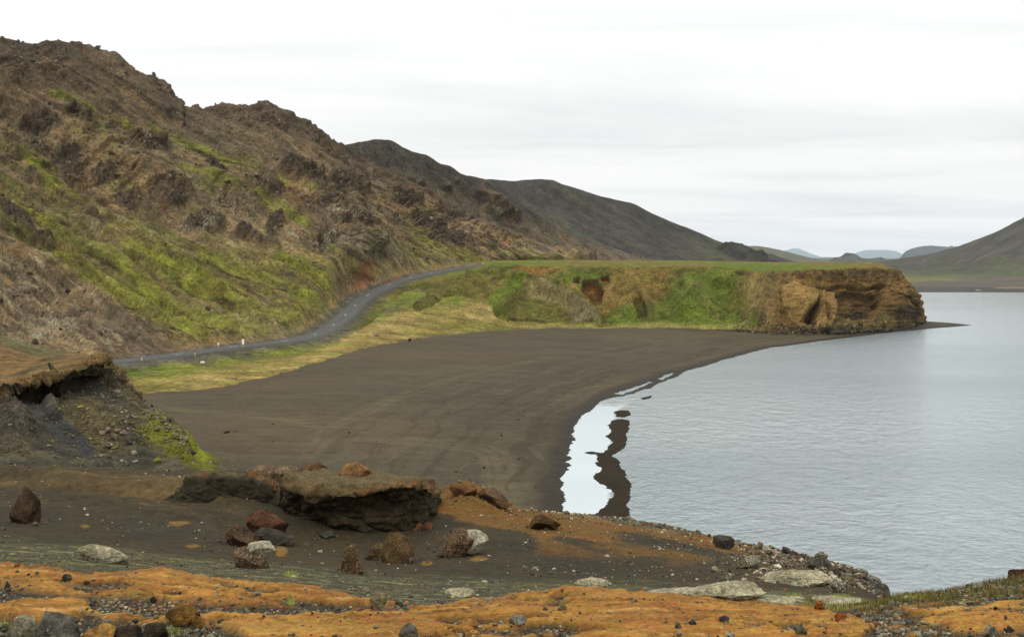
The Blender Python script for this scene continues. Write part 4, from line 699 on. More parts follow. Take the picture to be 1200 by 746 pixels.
# ================================================================== FOREGROUND SLOPE
fg = [
    [(-250, 1400, 2.0), (600, 1400, 2.0), (1450, 1400, 2.0)],
    [(-250, 830, 6.0), (0, 830, 6.0), (600, 835, 6.0), (1200, 830, 6.0), (1450, 826, 6)],
    [(-250, 740, 8.0), (0, 742, 8), (200, 746, 8), (400, 748, 8), (600, 750, 8), (800, 750, 8), (1000, 752, 8), (1200, 742, 8), (1450, 735, 8)],
    [(-250, 700, 9.4), (0, 703, 9.4), (100, 709, 9.4), (200, 714, 9.4), (300, 717, 9.4), (400, 722, 9.4), (500, 726, 9.4), (600, 722, 9.4), (700, 718, 9.4), (800, 722, 9.4), (900, 728, 9.4), (1000, 734, 9.4), (1050, 728, 9.4), (1100, 722, 9.4), (1200, 712, 9.4), (1450, 700, 9.4)],
    [(-250, 664, 11.6), (0, 669, 11.5), (30, 668, 11.5), (60, 673, 11.5), (105, 677, 11.5), (135, 679, 11.5), (165, 675, 11.5), (185, 675, 11.5), (220, 681, 11.5), (260, 686, 11.5), (330, 691, 11.5), (400, 702, 11.5), (450, 712, 11.5), (500, 713, 11.5), (560, 708, 11.5), (620, 700, 11.5), (660, 696, 11.5), (690, 696, 11.5), (740, 702, 11.5), (800, 707, 11.5), (860, 711, 11.5), (920, 717, 11.5), (980, 721, 11.5), (1010, 718, 11.5), (1040, 704, 11.5), (1070, 698, 11.5), (1100, 694, 11.5), (1150, 684, 11.5), (1180, 679, 11.5), (1200, 678, 11.5), (1450, 660, 11.5)],
    [(-250, 663, 15), (0, 668, 15), (130, 679, 15), (200, 682, 15), (330, 693, 15), (450, 704, 15), (560, 702, 15), (680, 697, 15), (800, 703, 15), (920, 705, 15), (1000, 706, 15), (1040, 712, 15), (1080, 735, 15), (1150, 755, 15), (1250, 760, 15), (1450, 760, 15)],
    [(-250, 645, 19), (0, 651, 19), (200, 668, 19), (330, 678, 19), (450, 688, 19), (600, 691, 19), (700, 691, 19), (800, 697, 19), (900, 698, 19), (1000, 701, 19), (1040, 718, 19), (1080, 750, 19), (1200, 800, 19), (1450, 800, 19)],
    [(-250, 626, 24), (0, 632, 24), (150, 645, 24), (300, 660, 24), (450, 672, 24), (600, 680, 24), (700, 684, 24), (800, 688, 24), (900, 691, 24), (1000, 695, 24), (1035, 708, 24), (1080, 770, 24), (1200, 850, 24), (1450, 850, 24)],
    [(-250, 604, 30), (0, 611, 30), (200, 622, 30), (350, 646, 30), (450, 656, 30), (600, 658, 30), (700, 664, 30), (800, 670, 30), (900, 676, 30), (1000, 686, 30), (1036, 702, 30), (1080, 800, 30), (1200, 860, 30), (1450, 860, 30)],
    [(-250, 582, 36), (0, 588, 36), (200, 602, 36), (300, 622, 36), (400, 636, 36), (500, 634, 36), (560, 626, 36), (650, 630, 36), (750, 640, 36), (850, 652, 36), (950, 668, 36), (1000, 680, 36), (1034, 697, 36), (1080, 800, 36), (1200, 860, 36), (1450, 860, 36)],
    [(-250, 566, 42), (0, 570, 42), (150, 578, 42), (250, 574, 42), (320, 566, 42), (400, 575, 42), (480, 585, 42), (540, 588, 42), (600, 603, 42), (700, 613, 42), (800, 630, 42), (900, 650, 42), (960, 661, 42), (1000, 672, 42), (1025, 688, 42), (1036, 705, 42), (1080, 790, 42), (1450, 830, 42)],
    [(-250, 548, 47.5), (0, 548, 47.5), (100, 550, 47.5), (200, 554, 47.5), (300, 552, 47.5), (400, 562, 47.5), (450, 570, 47.5), (520, 573, 47.5), (548, 573, 47.5), (575, 585, 47.5), (600, 598, 47.5), (640, 601, 47.5), (690, 605, 47.5), (740, 612, 47.5), (800, 623, 47.5), (840, 633, 47.5), (900, 645, 47.5), (960, 658, 47.5), (1000, 674, 47.5), (1030, 700, 47.5), (1080, 780, 47.5), (1450, 790, 47.5)],
    [(-250, 556, 58), (300, 560, 58), (500, 590, 58), (600, 622, 58), (700, 635, 58), (800, 660, 58), (900, 690, 58), (1000, 730, 58), (1100, 800, 58), (1450, 820, 58)]]
rF = rows_at(fg, np.array([-250, -120, -40] + list(range(0, 1201, 30)) + [1260, 1350, 1450.]))
last = rF[-1].copy(); _v12 = UV(last)[1]; _dl = np.maximum(last[:, 1]+5, 28.2*F/(_v12+6-VH)); last[:, :2] *= (_dl/last[:, 1])[:, None]; last[:, 2] = -1.2
rF = np.concatenate([rF, last[None]], 0)
Gf = net(rF, px=1.15, py=.55); print('foreground', Gf.shape)
nf = normals(Gf).reshape(-1, 3); P = Gf.reshape(-1, 3); u, v = UV(P); d = P[:, 1]
near = ss(16, 13, d); midz = ss(13.5, 15, d)*ss(27, 23, d); hol = ss(24, 27, d)
# orange eroded palagonite banks
or_polys = [[(-200, 655), (0, 665), (60, 670), (130, 676), (180, 670), (260, 682), (330, 688), (400, 698), (440, 706), (470, 712), (430, 716), (350, 714), (300, 714), (250, 713), (190, 705), (110, 702), (50, 694), (0, 690), (-200, 680)],
            [(440, 752), (470, 735), (480, 716), (560, 706), (610, 699), (680, 691), (760, 700), (870, 708), (960, 717), (1025, 738), (1010, 752), (940, 760), (700, 790), (500, 790)],
            [(100, 723), (230, 727), (360, 722), (470, 724), (520, 735), (500, 742), (600, 760), (420, 790), (260, 742), (180, 735)],
            [(-40, 712), (30, 706), (100, 711), (106, 722), (60, 732), (-40, 728)], [(1060, 722), (1130, 716), (1220, 724), (1220, 740), (1130, 742), (1080, 735)]]
wpx = 7*fbm(P, 1.2, 4, off=160)+3*fbm(P, .25, 3, off=161)
om = np.zeros(len(P))
for k, pl in enumerate(or_polys):
    om = np.maximum(om, ss(2.5, -2.5, polysd(u, v, pl)+wpx*(.6 if k < 2 else 1.3)))
om = om*ss(14, 13, d)*(1-.9*ss(.12, .26, fbm(P*np.array([.45, 1, 1]), .7, 5, gain=.65, off=159)+.09))
om2 = ss(.18, .35, fbm(P*np.array([.5, 1, 1]), 1.0, 4, off=162)+.25*ss(960, 1050, u)-.12)*near*(1-om)*ss(900, 1000, u)*ss(700, 708, v)
om2 = np.maximum(om2, ss(.2, .4, fbm(P*np.array([.5, 1, 1]), .8, 4, off=163))*near*(1-om)*ss(110, 60, u)*.8)
omm = np.clip(om+om2, 0, 1)
rill = fbm(np.stack([P[:, 0]*1.1+P[:, 1]*.6, (P[:, 1]-P[:, 0]*.5)*.35, P[:, 2]*0], -1), .8, 4, off=164, ridged=True)
dz = near*(.05*fbm(P, 1.1, 4, off=165)+.012*fbm(P, .12, 3, off=166))+om*(.05*rill+.03+.035*fbm(P*np.array([.6, 1, 1]), .35, 4, off=167, ridged=True))+om2*.04
dz += midz*(.10*fbm(P, 3, 4, off=168)+.03*fbm(P, .5, 3, off=169))
dz += hol*(.16*fbm(P, 4, 4, off=170)+.04*fbm(P, .7, 3, off=171))
crs = ss(40, 46, d)*ss(510, 560, u)*ss(1060, 1000, u)     # rocky rim towards the lake
prom = np.clip(ss(800, 960, u+40*fbm(P, 5, 3, off=172)), 0, 1)*ss(24, 30, d)*ss(1120, 1050, u)
rim = np.clip(crs*.8+prom, 0, 1)
dz += rim*(.22*fbm(P, 1.6, 5, gain=.65, off=173, ridged=True)+.07*fbm(P, .5, 3, off=174, ridged=True)-.05)
ridgeb = ss(.3, .8, blob(u, v, 560, 585, 50, 14, 20))*ss(36, 40, d); dz += ridgeb*.45*fbm(P, 1.4, 4, gain=.6, off=175, ridged=True)
lf = ss(300, 240, u)*ss(33, 37, d)*ss(50, 45, d)              # sandstone ledges on the left behind the hollow
ledg = ss(.2, .9, np.abs(((P[:, 2]*.8+.05*P[:, 0]+.35*P[:, 1]+.9*fbm(P, 4, 4, off=176)) % 2)-1)); dz += lf*(.6*ledg-.3+.2*fbm(P, 2.5, 4, off=177, ridged=True)*ss(120, 60, np.abs(u-100)))
Pg = P.copy(); Pg[:, 2] += dz
# colour
c = np.repeat(tg(62, 55, 43)[None], len(P), 0)                 # dark volcanic sand
c = mixc(c, tg(53, 48, 39), ss(-.1, .4, fbm(P, 3, 4, off=180))*.8)
c = mixc(c, tg(72, 60, 42), ss(.0, .45, fbm(P, 8, 4, off=181)+.3*ss(34, 42, d))*hol*.75)
gv = ss(-.35, .2, fbm(P*np.array([.35, 1.2, 1]), .9, 5, gain=.65, off=182))
ggreen = mixc(mixc(np.repeat(tg(66, 62, 50)[None], len(P), 0), tg(96, 92, 52), ss(.0, .35, fbm(P*np.array([.35, 1.4, 1]), .6, 5, gain=.7, off=183))), tg(136, 132, 92), ss(.16, .34, fbm(P*np.array([.4, 1.5, 1]), .35, 4, gain=.7, off=184))*.8)
mz = ss(13.2, 14, d)*ss(26.5, 22.5, d+2.2*fbm(P*np.array([.4, 1, 1]), 3, 4, off=185))*ss(1010, 960, u-60*ss(15, 24, d)*0)
c = c*(1-mz[:, None])+ggreen*mz[:, None]
# ochre patches on the rim and in the hollow
oc = ss(.25, .5, fbm(P, 4, 4, off=186)+.9*blob(u, v, 560, 595, 60, 16, 10)+.7*blob(u, v, 650, 612, 60, 10, 6)+.55*blob(u, v, 660, 645, 60, 9, 25)+.5*blob(u, v, 790, 663, 40, 8, -15)+.5*blob(u, v, 870, 635, 60, 8, 10)+.35*ss(36, 42, d)+.45*blob(u, v, 700, 640, 180, 34, 8)-.08)*ss(31, 36, d)*ss(380, 540, u)
c = mixc(c, tg(112, 80, 36), oc*.8); c = mixc(c, tg(130, 74, 32), oc*ss(.1, .4, fbm(P, 2, 3, off=187))*.6)
c = mixc(c, tg(84, 72, 54), rim*(1-oc)*.8)
c = mixc(c, tg(48, 41, 34), rim*ss(.1, .5, fbm(P, 1.6, 4, off=188))*.8); c = mixc(c, tg(116, 82, 46), rim*ss(.3, .55, fbm(P, 2.6, 3, off=189))*.7)
c = mixc(c, tg(104, 84, 54), lf*ss(-.2, .25, fbm(P*np.array([.4, 1, 2]), 3, 4, off=190))*.8); c = mixc(c, tg(104, 66, 32), lf*ss(.3, .6, blob(u, v, 75, 535, 60, 7, 6)))
for (bu, bv, ru, rv) in [(225, 639, 11, 3.5), (210, 612, 14, 3.5), (329, 646, 9, 6), (500, 660, 8, 3), (560, 655, 12, 5), (100, 617, 7, 2)]:
    c = mixc(c, tg(120, 90, 44), ss(.35, .6, blob(u, v, bu, bv, ru, rv)+.38*fbm(P*np.array([.5, 1, 1]), .5, 4, off=191)-.05))
# near gravel
ngr = near*(1-omm); rl = fbm(np.stack([P[:, 0]*.25+P[:, 1]*.5, P[:, 1]*2.2-P[:, 0]*.3, 0*P[:, 0]], -1), .5, 4, gain=.6, off=203)
c = mixc(c, tg(58, 55, 48), ngr*.9); c = mixc(c, tg(84, 78, 66), ngr*ss(.1, .4, fbm(P, .12, 3, off=192))*.6)
oc1 = mixc(mixc(mixc(np.repeat(tg(160, 113, 52)[None], len(P), 0), tg(146, 96, 46), ss(-.2, .35, fbm(P, .9, 4, off=193))), tg(172, 128, 58), ss(.1, .5, fbm(P*np.array([.4, 1, 1]), .5, 4, off=194))*.7), tg(104, 78, 46), ss(.15, .5, fbm(P, .22, 5, gain=.65, off=195))*.75)
oc1 = mixc(oc1, tg(118, 84, 46), ss(.12, .3, rl)*.6); oc1 = mixc(oc1, tg(186, 150, 92), ss(.16, .34, -rl)*.55)
oc1 = mixc(oc1, tg(164, 126, 62), ss(728, 742, v)*ss(.0, .4, fbm(P*np.array([.3, 1, 1]), .4, 3, off=196))*.7*ss(620, 400, u))
c = c*(1-omm[:, None]*.95)+oc1*omm[:, None]*.95
# moss and grass on the right knoll
gk = near*ss(1000, 1050, u)*ss(9.5, 10.8, d+.8*fbm(P, .6, 3, off=197)); gk = np.maximum(gk, ss(.3, .6, blob(u, v, 1000, 705, 90, 9, -4)+.2*fbm(P, .4, 3, off=198)))*ss(24, 18, d)
kc = mixc(mixc(np.repeat(tg(80, 70, 48)[None], len(P), 0), tg(112, 110, 52), ss(-.1, .25, fbm(P, .5, 4, off=199)+.6*ss(11.0, 11.6, d))), tg(94, 100, 30), ss(.2, .4, fbm(P, .35, 3, off=200)))
c = c*(1-gk[:, None])+kc*gk[:, None]
for (bu, bv, ru, rv) in [(342, 673, 10, 3), (340, 708, 6, 2), (60, 737, 8, 5), (928, 702, 14, 4), (984, 702, 12, 4)]:
    c = mixc(c, tg(104, 108, 48), ss(.4, .6, blob(u, v, bu, bv, ru, rv)+.3*fbm(P, .3, 3, off=201)))
lich = mz*.55+rim*.55+hol*.12*ss(500, 600, u)+hol*.30*ss(-.1, .3, fbm(P, 5, 3, off=202))*ss(560, 640, u)+ngr*.3
M_fg = terrain_mat('foreground_ground', s=.03, vary=.36, bump=.014, lichcol=(172, 168, 146), lichscale=1.6)
tag(grid_obj('foreground_slope', Pg.reshape(Gf.shape), M_fg, col=c, attrs={'lich': np.clip(lich, 0, 1), 'wet': 0*u}), 'dark sand and orange eroded slope in the foreground', 'slope', kind='structure')
FG = (Pg, u, v, d, omm, om, rim, mz, ngr, gk)
gu, gv_ = UV(Pg)
def place(pu, pv, dmin=0, dmax=200):
    """the visible ground point under a photograph position"""
    m_ = (np.abs(gu-pu) < 3) & (np.abs(gv_-pv) < 2.2) & (Pg[:, 1] > dmin) & (Pg[:, 1] < dmax)
    i = np.where(m_)[0]
    if len(i) == 0:
        j = np.argmin((gu-pu)**2+(gv_-pv)**2+1e6*((Pg[:, 1] < dmin) | (Pg[:, 1] > dmax))); return Pg[j]
    return Pg[i[np.argmin(Pg[i, 1])]]
#PART2
# ================================================================== ROCK OUTCROPS, UNDERCUT SHADE PAINTED INTO THE FACE
M_rock = terrain_mat('rock', s=.045, vary=.58, bump=.05, lichcol=(176, 170, 150), spec=.15)
def colrow(*pts): return W3(*np.array(pts, float).T)
def outcrop(name, label, rows, seed, base, dark, px=.8, k=.8):
    G_ = net([colrow(*r) for r in rows], px=px, py=px*.8); n_ = normals(G_).reshape(-1, 3); P = G_.reshape(-1, 3); u, v = UV(P)
    n_[(n_[:, 1] > .2) & (n_[:, 2] < .2)] *= -1
    bd = np.stack([P[:, 0]*.12, P[:, 1]*.12, P[:, 2]*2.2+P[:, 0]*.10], -1)
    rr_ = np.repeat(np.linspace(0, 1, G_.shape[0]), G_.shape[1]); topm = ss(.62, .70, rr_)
    dd = (1-topm)*k*(.08*fbm(bd, 1, 4, gain=.65, off=seed)+.16*fbm(P, 1.6, 4, off=seed+1)+.22*blocks(P, (1.5, 1.5, .8), seed+2)+.30*blocks(P, (3.2, 3.2, 1.3), seed+20)-.22*ss(.2, .6, fbm(P*np.array([1, 1, 1.6]), 1.8, 3, off=seed+21, ridged=True)-.2)+.08*fbm(P, .3, 3, off=seed+3, ridged=True))+.38*fbm(P, 3.0, 3, off=seed+30)*ss(.08, .25, rr_)+topm*(.28*fbm(P, 1.8, 4, off=seed+4)+.14*blocks(P, (1.4, 1.4, .6), seed+22)+.03*fbm(P, .2, 3, off=seed+5))
    lipm = ss(.56, .62, rr_)*ss(.72, .64, rr_); dd = dd+lipm*(.30*blocks(P, (.9, .9, .4), seed+12)+.16*fbm(P, .9, 4, gain=.6, off=seed+6, ridged=True))
    P2 = P+n_*dd[:, None]
    c = np.repeat(tg(*dark)[None], len(P), 0); c = mixc(c, tg(66, 50, 28), (1-topm)*ss(.0, .5, fbm(bd, .7, 4, off=seed+7))*.6)  # face below the lip starts from a dark colour standing for its shade
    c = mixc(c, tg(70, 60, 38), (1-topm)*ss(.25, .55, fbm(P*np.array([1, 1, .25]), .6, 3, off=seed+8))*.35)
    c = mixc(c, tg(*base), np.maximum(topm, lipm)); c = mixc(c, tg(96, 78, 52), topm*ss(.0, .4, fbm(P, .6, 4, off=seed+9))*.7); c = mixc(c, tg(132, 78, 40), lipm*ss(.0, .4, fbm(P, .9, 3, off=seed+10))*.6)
    o = grid_obj(name, P2.reshape(G_.shape), M_rock, col=c, attrs={'lich': topm*.45+(1-topm)*.12+lipm*.2, 'wet': 0*u}); tag(o, label, 'rock outcrop', group='undercut sandstone outcrops'); return o
outcrop('rock_outcrop', 'wide undercut sandstone outcrop with a gravelly top and dark shade painted on its face', [
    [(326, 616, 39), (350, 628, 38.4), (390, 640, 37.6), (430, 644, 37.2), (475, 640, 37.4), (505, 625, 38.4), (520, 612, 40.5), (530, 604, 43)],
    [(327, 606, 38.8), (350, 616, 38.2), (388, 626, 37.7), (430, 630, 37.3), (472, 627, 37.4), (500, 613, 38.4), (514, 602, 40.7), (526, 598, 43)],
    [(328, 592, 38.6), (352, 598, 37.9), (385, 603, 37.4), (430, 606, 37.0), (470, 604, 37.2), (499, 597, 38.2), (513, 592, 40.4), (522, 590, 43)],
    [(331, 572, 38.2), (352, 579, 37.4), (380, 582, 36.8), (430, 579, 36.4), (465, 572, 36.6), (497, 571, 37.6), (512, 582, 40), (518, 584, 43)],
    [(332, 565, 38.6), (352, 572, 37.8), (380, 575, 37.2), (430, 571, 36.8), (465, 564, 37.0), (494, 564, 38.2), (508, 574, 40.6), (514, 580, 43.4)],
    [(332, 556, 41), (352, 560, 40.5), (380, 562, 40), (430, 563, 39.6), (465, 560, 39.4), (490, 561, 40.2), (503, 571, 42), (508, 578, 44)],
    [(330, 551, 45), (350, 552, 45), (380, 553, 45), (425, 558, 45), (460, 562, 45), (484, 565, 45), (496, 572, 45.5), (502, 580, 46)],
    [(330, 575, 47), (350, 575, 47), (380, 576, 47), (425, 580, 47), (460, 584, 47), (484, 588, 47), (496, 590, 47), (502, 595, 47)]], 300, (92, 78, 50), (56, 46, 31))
outcrop('rock_outcrop', 'lower left outcrop with a smooth striped face painted dark as shade behind the reddish boulder', [
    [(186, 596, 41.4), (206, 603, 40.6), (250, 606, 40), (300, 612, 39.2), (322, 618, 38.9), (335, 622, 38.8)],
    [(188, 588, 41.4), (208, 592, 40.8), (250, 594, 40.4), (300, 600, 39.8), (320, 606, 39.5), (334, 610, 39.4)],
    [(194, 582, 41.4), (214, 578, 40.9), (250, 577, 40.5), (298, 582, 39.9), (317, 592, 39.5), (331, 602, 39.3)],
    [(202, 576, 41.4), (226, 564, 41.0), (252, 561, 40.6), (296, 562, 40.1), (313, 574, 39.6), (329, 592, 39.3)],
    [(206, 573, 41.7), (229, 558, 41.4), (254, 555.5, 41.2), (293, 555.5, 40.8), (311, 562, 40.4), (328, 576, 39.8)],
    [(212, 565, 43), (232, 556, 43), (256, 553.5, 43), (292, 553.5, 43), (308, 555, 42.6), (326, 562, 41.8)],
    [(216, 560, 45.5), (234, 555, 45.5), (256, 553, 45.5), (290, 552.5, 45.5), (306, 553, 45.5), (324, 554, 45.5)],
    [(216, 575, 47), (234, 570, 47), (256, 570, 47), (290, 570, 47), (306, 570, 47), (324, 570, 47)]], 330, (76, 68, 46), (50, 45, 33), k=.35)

# ================================================================== BOULDERS
import bmesh
def ico(n):
    bm = bmesh.new(); bmesh.ops.create_icosphere(bm, subdivisions=n, radius=1); V = np.array([v.co for v in bm.verts]); Fc = np.array([[v.index for v in f.verts] for f in bm.faces]); bm.free(); return V, Fc
ICO = {n: ico(n) for n in (1, 2, 3, 5, 6)}
def rock_shape(seed, n, dims, cuts=15, rough=.10, peak=0., flat=.25, bedded=0., fine=.05):
    g = np.random.default_rng(seed); V, Fc = ICO[n]; V = V.copy()
    for k in range(cuts):
        d = g.normal(size=3); d /= np.linalg.norm(d); h = g.uniform(.42, .86); s_ = V@d; over = np.maximum(0, s_-h); V -= d*(over*.97)[:, None]
    V[:, :2] *= (1-peak*ss(-.2, 1, V[:, 2]))[:, None]
    V[:, 2] = np.maximum(V[:, 2], -1+flat)
    o = seed*.37
    V *= (1+rough*fbm(V, .9, 3, off=o))[:, None]
    if n >= 5:
        V *= (1+rough*.55*blocks(V, .55, o)+fine*fbm(V, .22, 4, gain=.6, off=o+3, ridged=True))[:, None]
        if bedded: V[:, :2] *= (1+bedded*fbm(np.stack([V[:, 0]*.2, V[:, 1]*.2, V[:, 2]*5+V[:, 0]*.8], -1), 1, 3, off=o+5))[:, None]
    V -= (V.max(0)+V.min(0))/2; V /= (V.max(0)-V.min(0)); V[:, 2] += .5
    return V*np.asarray(dims), Fc
def rock_cols(V, dims, base, seed, second=None, spots=.3):
    base = tuple(x*.80 for x in base); second = None if second is None else tuple(x*.8 for x in second)
    q_ = V/max(dims); c = np.repeat(tg(*base)[None], len(V), 0); sec = second or tuple(int(x*.6) for x in base)
    c = mixc(c, tg(*sec), ss(-.1, .35, fbm(q_, .35, 4, off=seed))*.8); c = mixc(c, tg(*[min(255, x*1.25) for x in base]), ss(.1, .4, fbm(q_, .2, 3, off=seed+1))*.5)
    return c
def boulder(pu, pv, w, h, label, base, seed, dmin=0, dmax=200, lich=.35, cap=None, depth=.8, rot=None, sink=.26, second=None, tilt=0, group=None, name='boulder', n=6, capcol=(205, 198, 176), **k):
    p = place(pu, pv, dmin, dmax); d = p[1]; wm_, hm = w*d/F, h*d/F/(1-sink); dims = (wm_, wm_*depth, hm)
    V, Fc = rock_shape(seed, n, dims, **k); c = rock_cols(V, dims, base, seed, second)
    o = mesh_obj(name, V, Fc, M_rock, col=c, attrs={'lich': np.full(len(V), lich), 'wet': 0*V[:, 0]})
    o.location = (p[0], p[1]+wm_*depth*.3, p[2]-hm*sink); o.rotation_euler = (0, R(tilt), 0 if rot is None else R(rot))
    tag(o, label, 'boulder' if name == 'boulder' else 'stone', group=group)
    if cap:   # (dx, dz, w, h) in fractions of the boulder: a cushion of pale woolly lichen moss draped over it
        cd = (wm_*cap[2], wm_*depth*.8, hm*cap[3]); Vc, Fk = rock_shape(seed+500, 5, cd, cuts=3, rough=.12, fine=.06, flat=.1); Vc[:, 2] -= 0
        cc_ = rock_cols(Vc, cd, capcol, seed+9, second=tuple(int(x*.8) for x in capcol))
        kx = mesh_obj('lichen_cap', Vc, Fk, M_rock, parent=o, col=cc_, attrs={'lich': np.full(len(Vc), .3), 'wet': 0*Vc[:, 0]}); kx.location = (wm_*cap[0], wm_*depth*.08, hm*cap[1]); kx['label'] = 'pale grey woolly lichen cushion'
    return o
H0 = 25.5

BR, RB, OB, GY = (104, 78, 56), (98, 58, 38), (136, 94, 54), (112, 108, 100)
boulder(21, 611, 36, 42, 'dark brown peaked boulder alone on dark sand at the left edge', (90, 68, 48), 11, H0, 45, peak=.45, lich=.25, second=(50, 34, 26), depth=.9)
boulder(312, 628, 50, 30, 'red brown split boulder against the base of the dark outcrop', (104, 66, 44), 12, H0, 40, lich=.3, second=(56, 36, 26), bedded=.12)
boulder(316, 634, 58, 16, 'low dark grey slab under the red brown split boulder', (70, 66, 58), 13, H0, 40, lich=.1)
boulder(276, 637, 36, 20, 'small rusty boulder tilted left of the red brown boulder', (104, 76, 54), 14, H0, 40, lich=.5, tilt=18, second=(60, 40, 30))
boulder(301, 634, 14, 9, 'fist shaped brown stone between the rusty and the red brown boulders', (96, 70, 50), 15, H0, 40, lich=.3, n=5)
boulder(293, 664, 42, 24, 'brown speckled boulder half covered by a thick pale lichen cap', (118, 92, 68), 16, H0-4, 40, lich=.65, cap=(.22, .55, .95, .60), second=(70, 50, 40))
boulder(414, 670, 27, 34, 'upright brown speckled boulder in front of the dark hollow', (120, 92, 64), 17, H0-4, 40, lich=.6, second=(66, 44, 32), depth=.8)
boulder(464, 657, 40, 33, 'pointed brown boulder standing in front of the outcrop', (112, 86, 54), 18, H0-4, 40, lich=.4, peak=.45, second=(72, 52, 34))
boulder(436, 654, 25, 17, 'low brown rock touching the left of the pointed boulder', (108, 84, 54), 19, H0-4, 40, lich=.3, n=5)
boulder(540, 650, 44, 31, 'rounded brown boulder with a ribbed lichen hood on its right side', (120, 92, 66), 20, H0-4, 40, lich=.6, cap=(.36, .28, .85, .66), second=(60, 42, 32), bedded=.08)
boulder(503, 619, 12, 8, 'small rusty stone beside the right end of the outcrop', (128, 78, 44), 21, H0, 44, n=5)
boulder(491, 618, 9, 7, 'little ochre stone next to the small rusty stone', (138, 92, 48), 22, H0, 44, n=5)
boulder(384, 629, 18, 8, 'flat greenish grey stone under the edge of the dark hollow', (84, 88, 74), 23, H0, 44, n=5)
boulder(325, 559, 62, 14, 'long flat pale topped slab lying on the outcrop rim', (132, 104, 82), 24, 40, 60, lich=.6, second=(76, 50, 36), depth=.5)
boulder(370, 557, 34, 15, 'blunt brown block on the rim beside the pale slab', (112, 78, 48), 25, 40, 60, lich=.3, second=(70, 46, 30), bedded=.1)
boulder(416, 571, 48, 31, 'layered orange brown boulder on top of the outcrop', (150, 108, 66), 26, 38, 60, lich=.5, second=(96, 62, 38), bedded=.16)
boulder(446, 568, 26, 15, 'low brown block leaning on the layered orange boulder', (108, 78, 46), 27, 38, 60, lich=.3, bedded=.1, n=5)
boulder(494, 574, 28, 14, 'rusty knob crowning the right end of the outcrop', (116, 76, 46), 28, 38, 60, lich=.3, n=5, second=(70, 44, 28))
boulder(545, 577, 34, 9, 'flat rusty hump on the skyline of the ochre rise', (126, 80, 46), 29, 42, 60, lich=.3, n=5)
boulder(578, 590, 40, 17, 'rough dark ledge rock on the right end of the ochre rise', (112, 82, 54), 30, 42, 60, lich=.5, bedded=.15, tilt=14, second=(66, 48, 34))
boulder(636, 618, 40, 18, 'dark weathered block in the ochre slope above the lagoon', (104, 80, 44), 31, 36, 60, lich=.3, second=(60, 42, 26), bedded=.1)
# low cushions of grey lichen moss over buried rock
CUSH = [(115, 656, 62, 16, 'long grey lichen mound on the dark sand at far left', 41), (535, 697, 42, 9, 'flat pale lichen mound in the middle of the gravel band', 42), (697, 686, 46, 9, 'flat pale lichen mound behind the right orange bank', 43),
        (852, 699, 100, 14, 'wide pale lichen mound with an overhanging right end', 44), (800, 710, 100, 10, 'broad low lichen mound touching the orange bank', 45), (935, 684, 84, 13, 'curved lichen mound among the dark promontory rocks', 46), (905, 708, 90, 9, 'thin lichen mound in front of the promontory', 47), (985, 706, 60, 8, 'small lichen mound below the promontory tip', 48)]
for (pu, pv, w, h, lb, sd_) in CUSH:
    boulder(pu, pv, w, h, lb, (200, 190, 160), sd_, 12.5, 40, lich=.5, second=(160, 150, 122), cuts=4, flat=.0, sink=.3, depth=.45, name='lichen_mound', n=6, rough=.2, tilt=10 if sd_ == 41 else 0)['category'] = 'lichen mound'
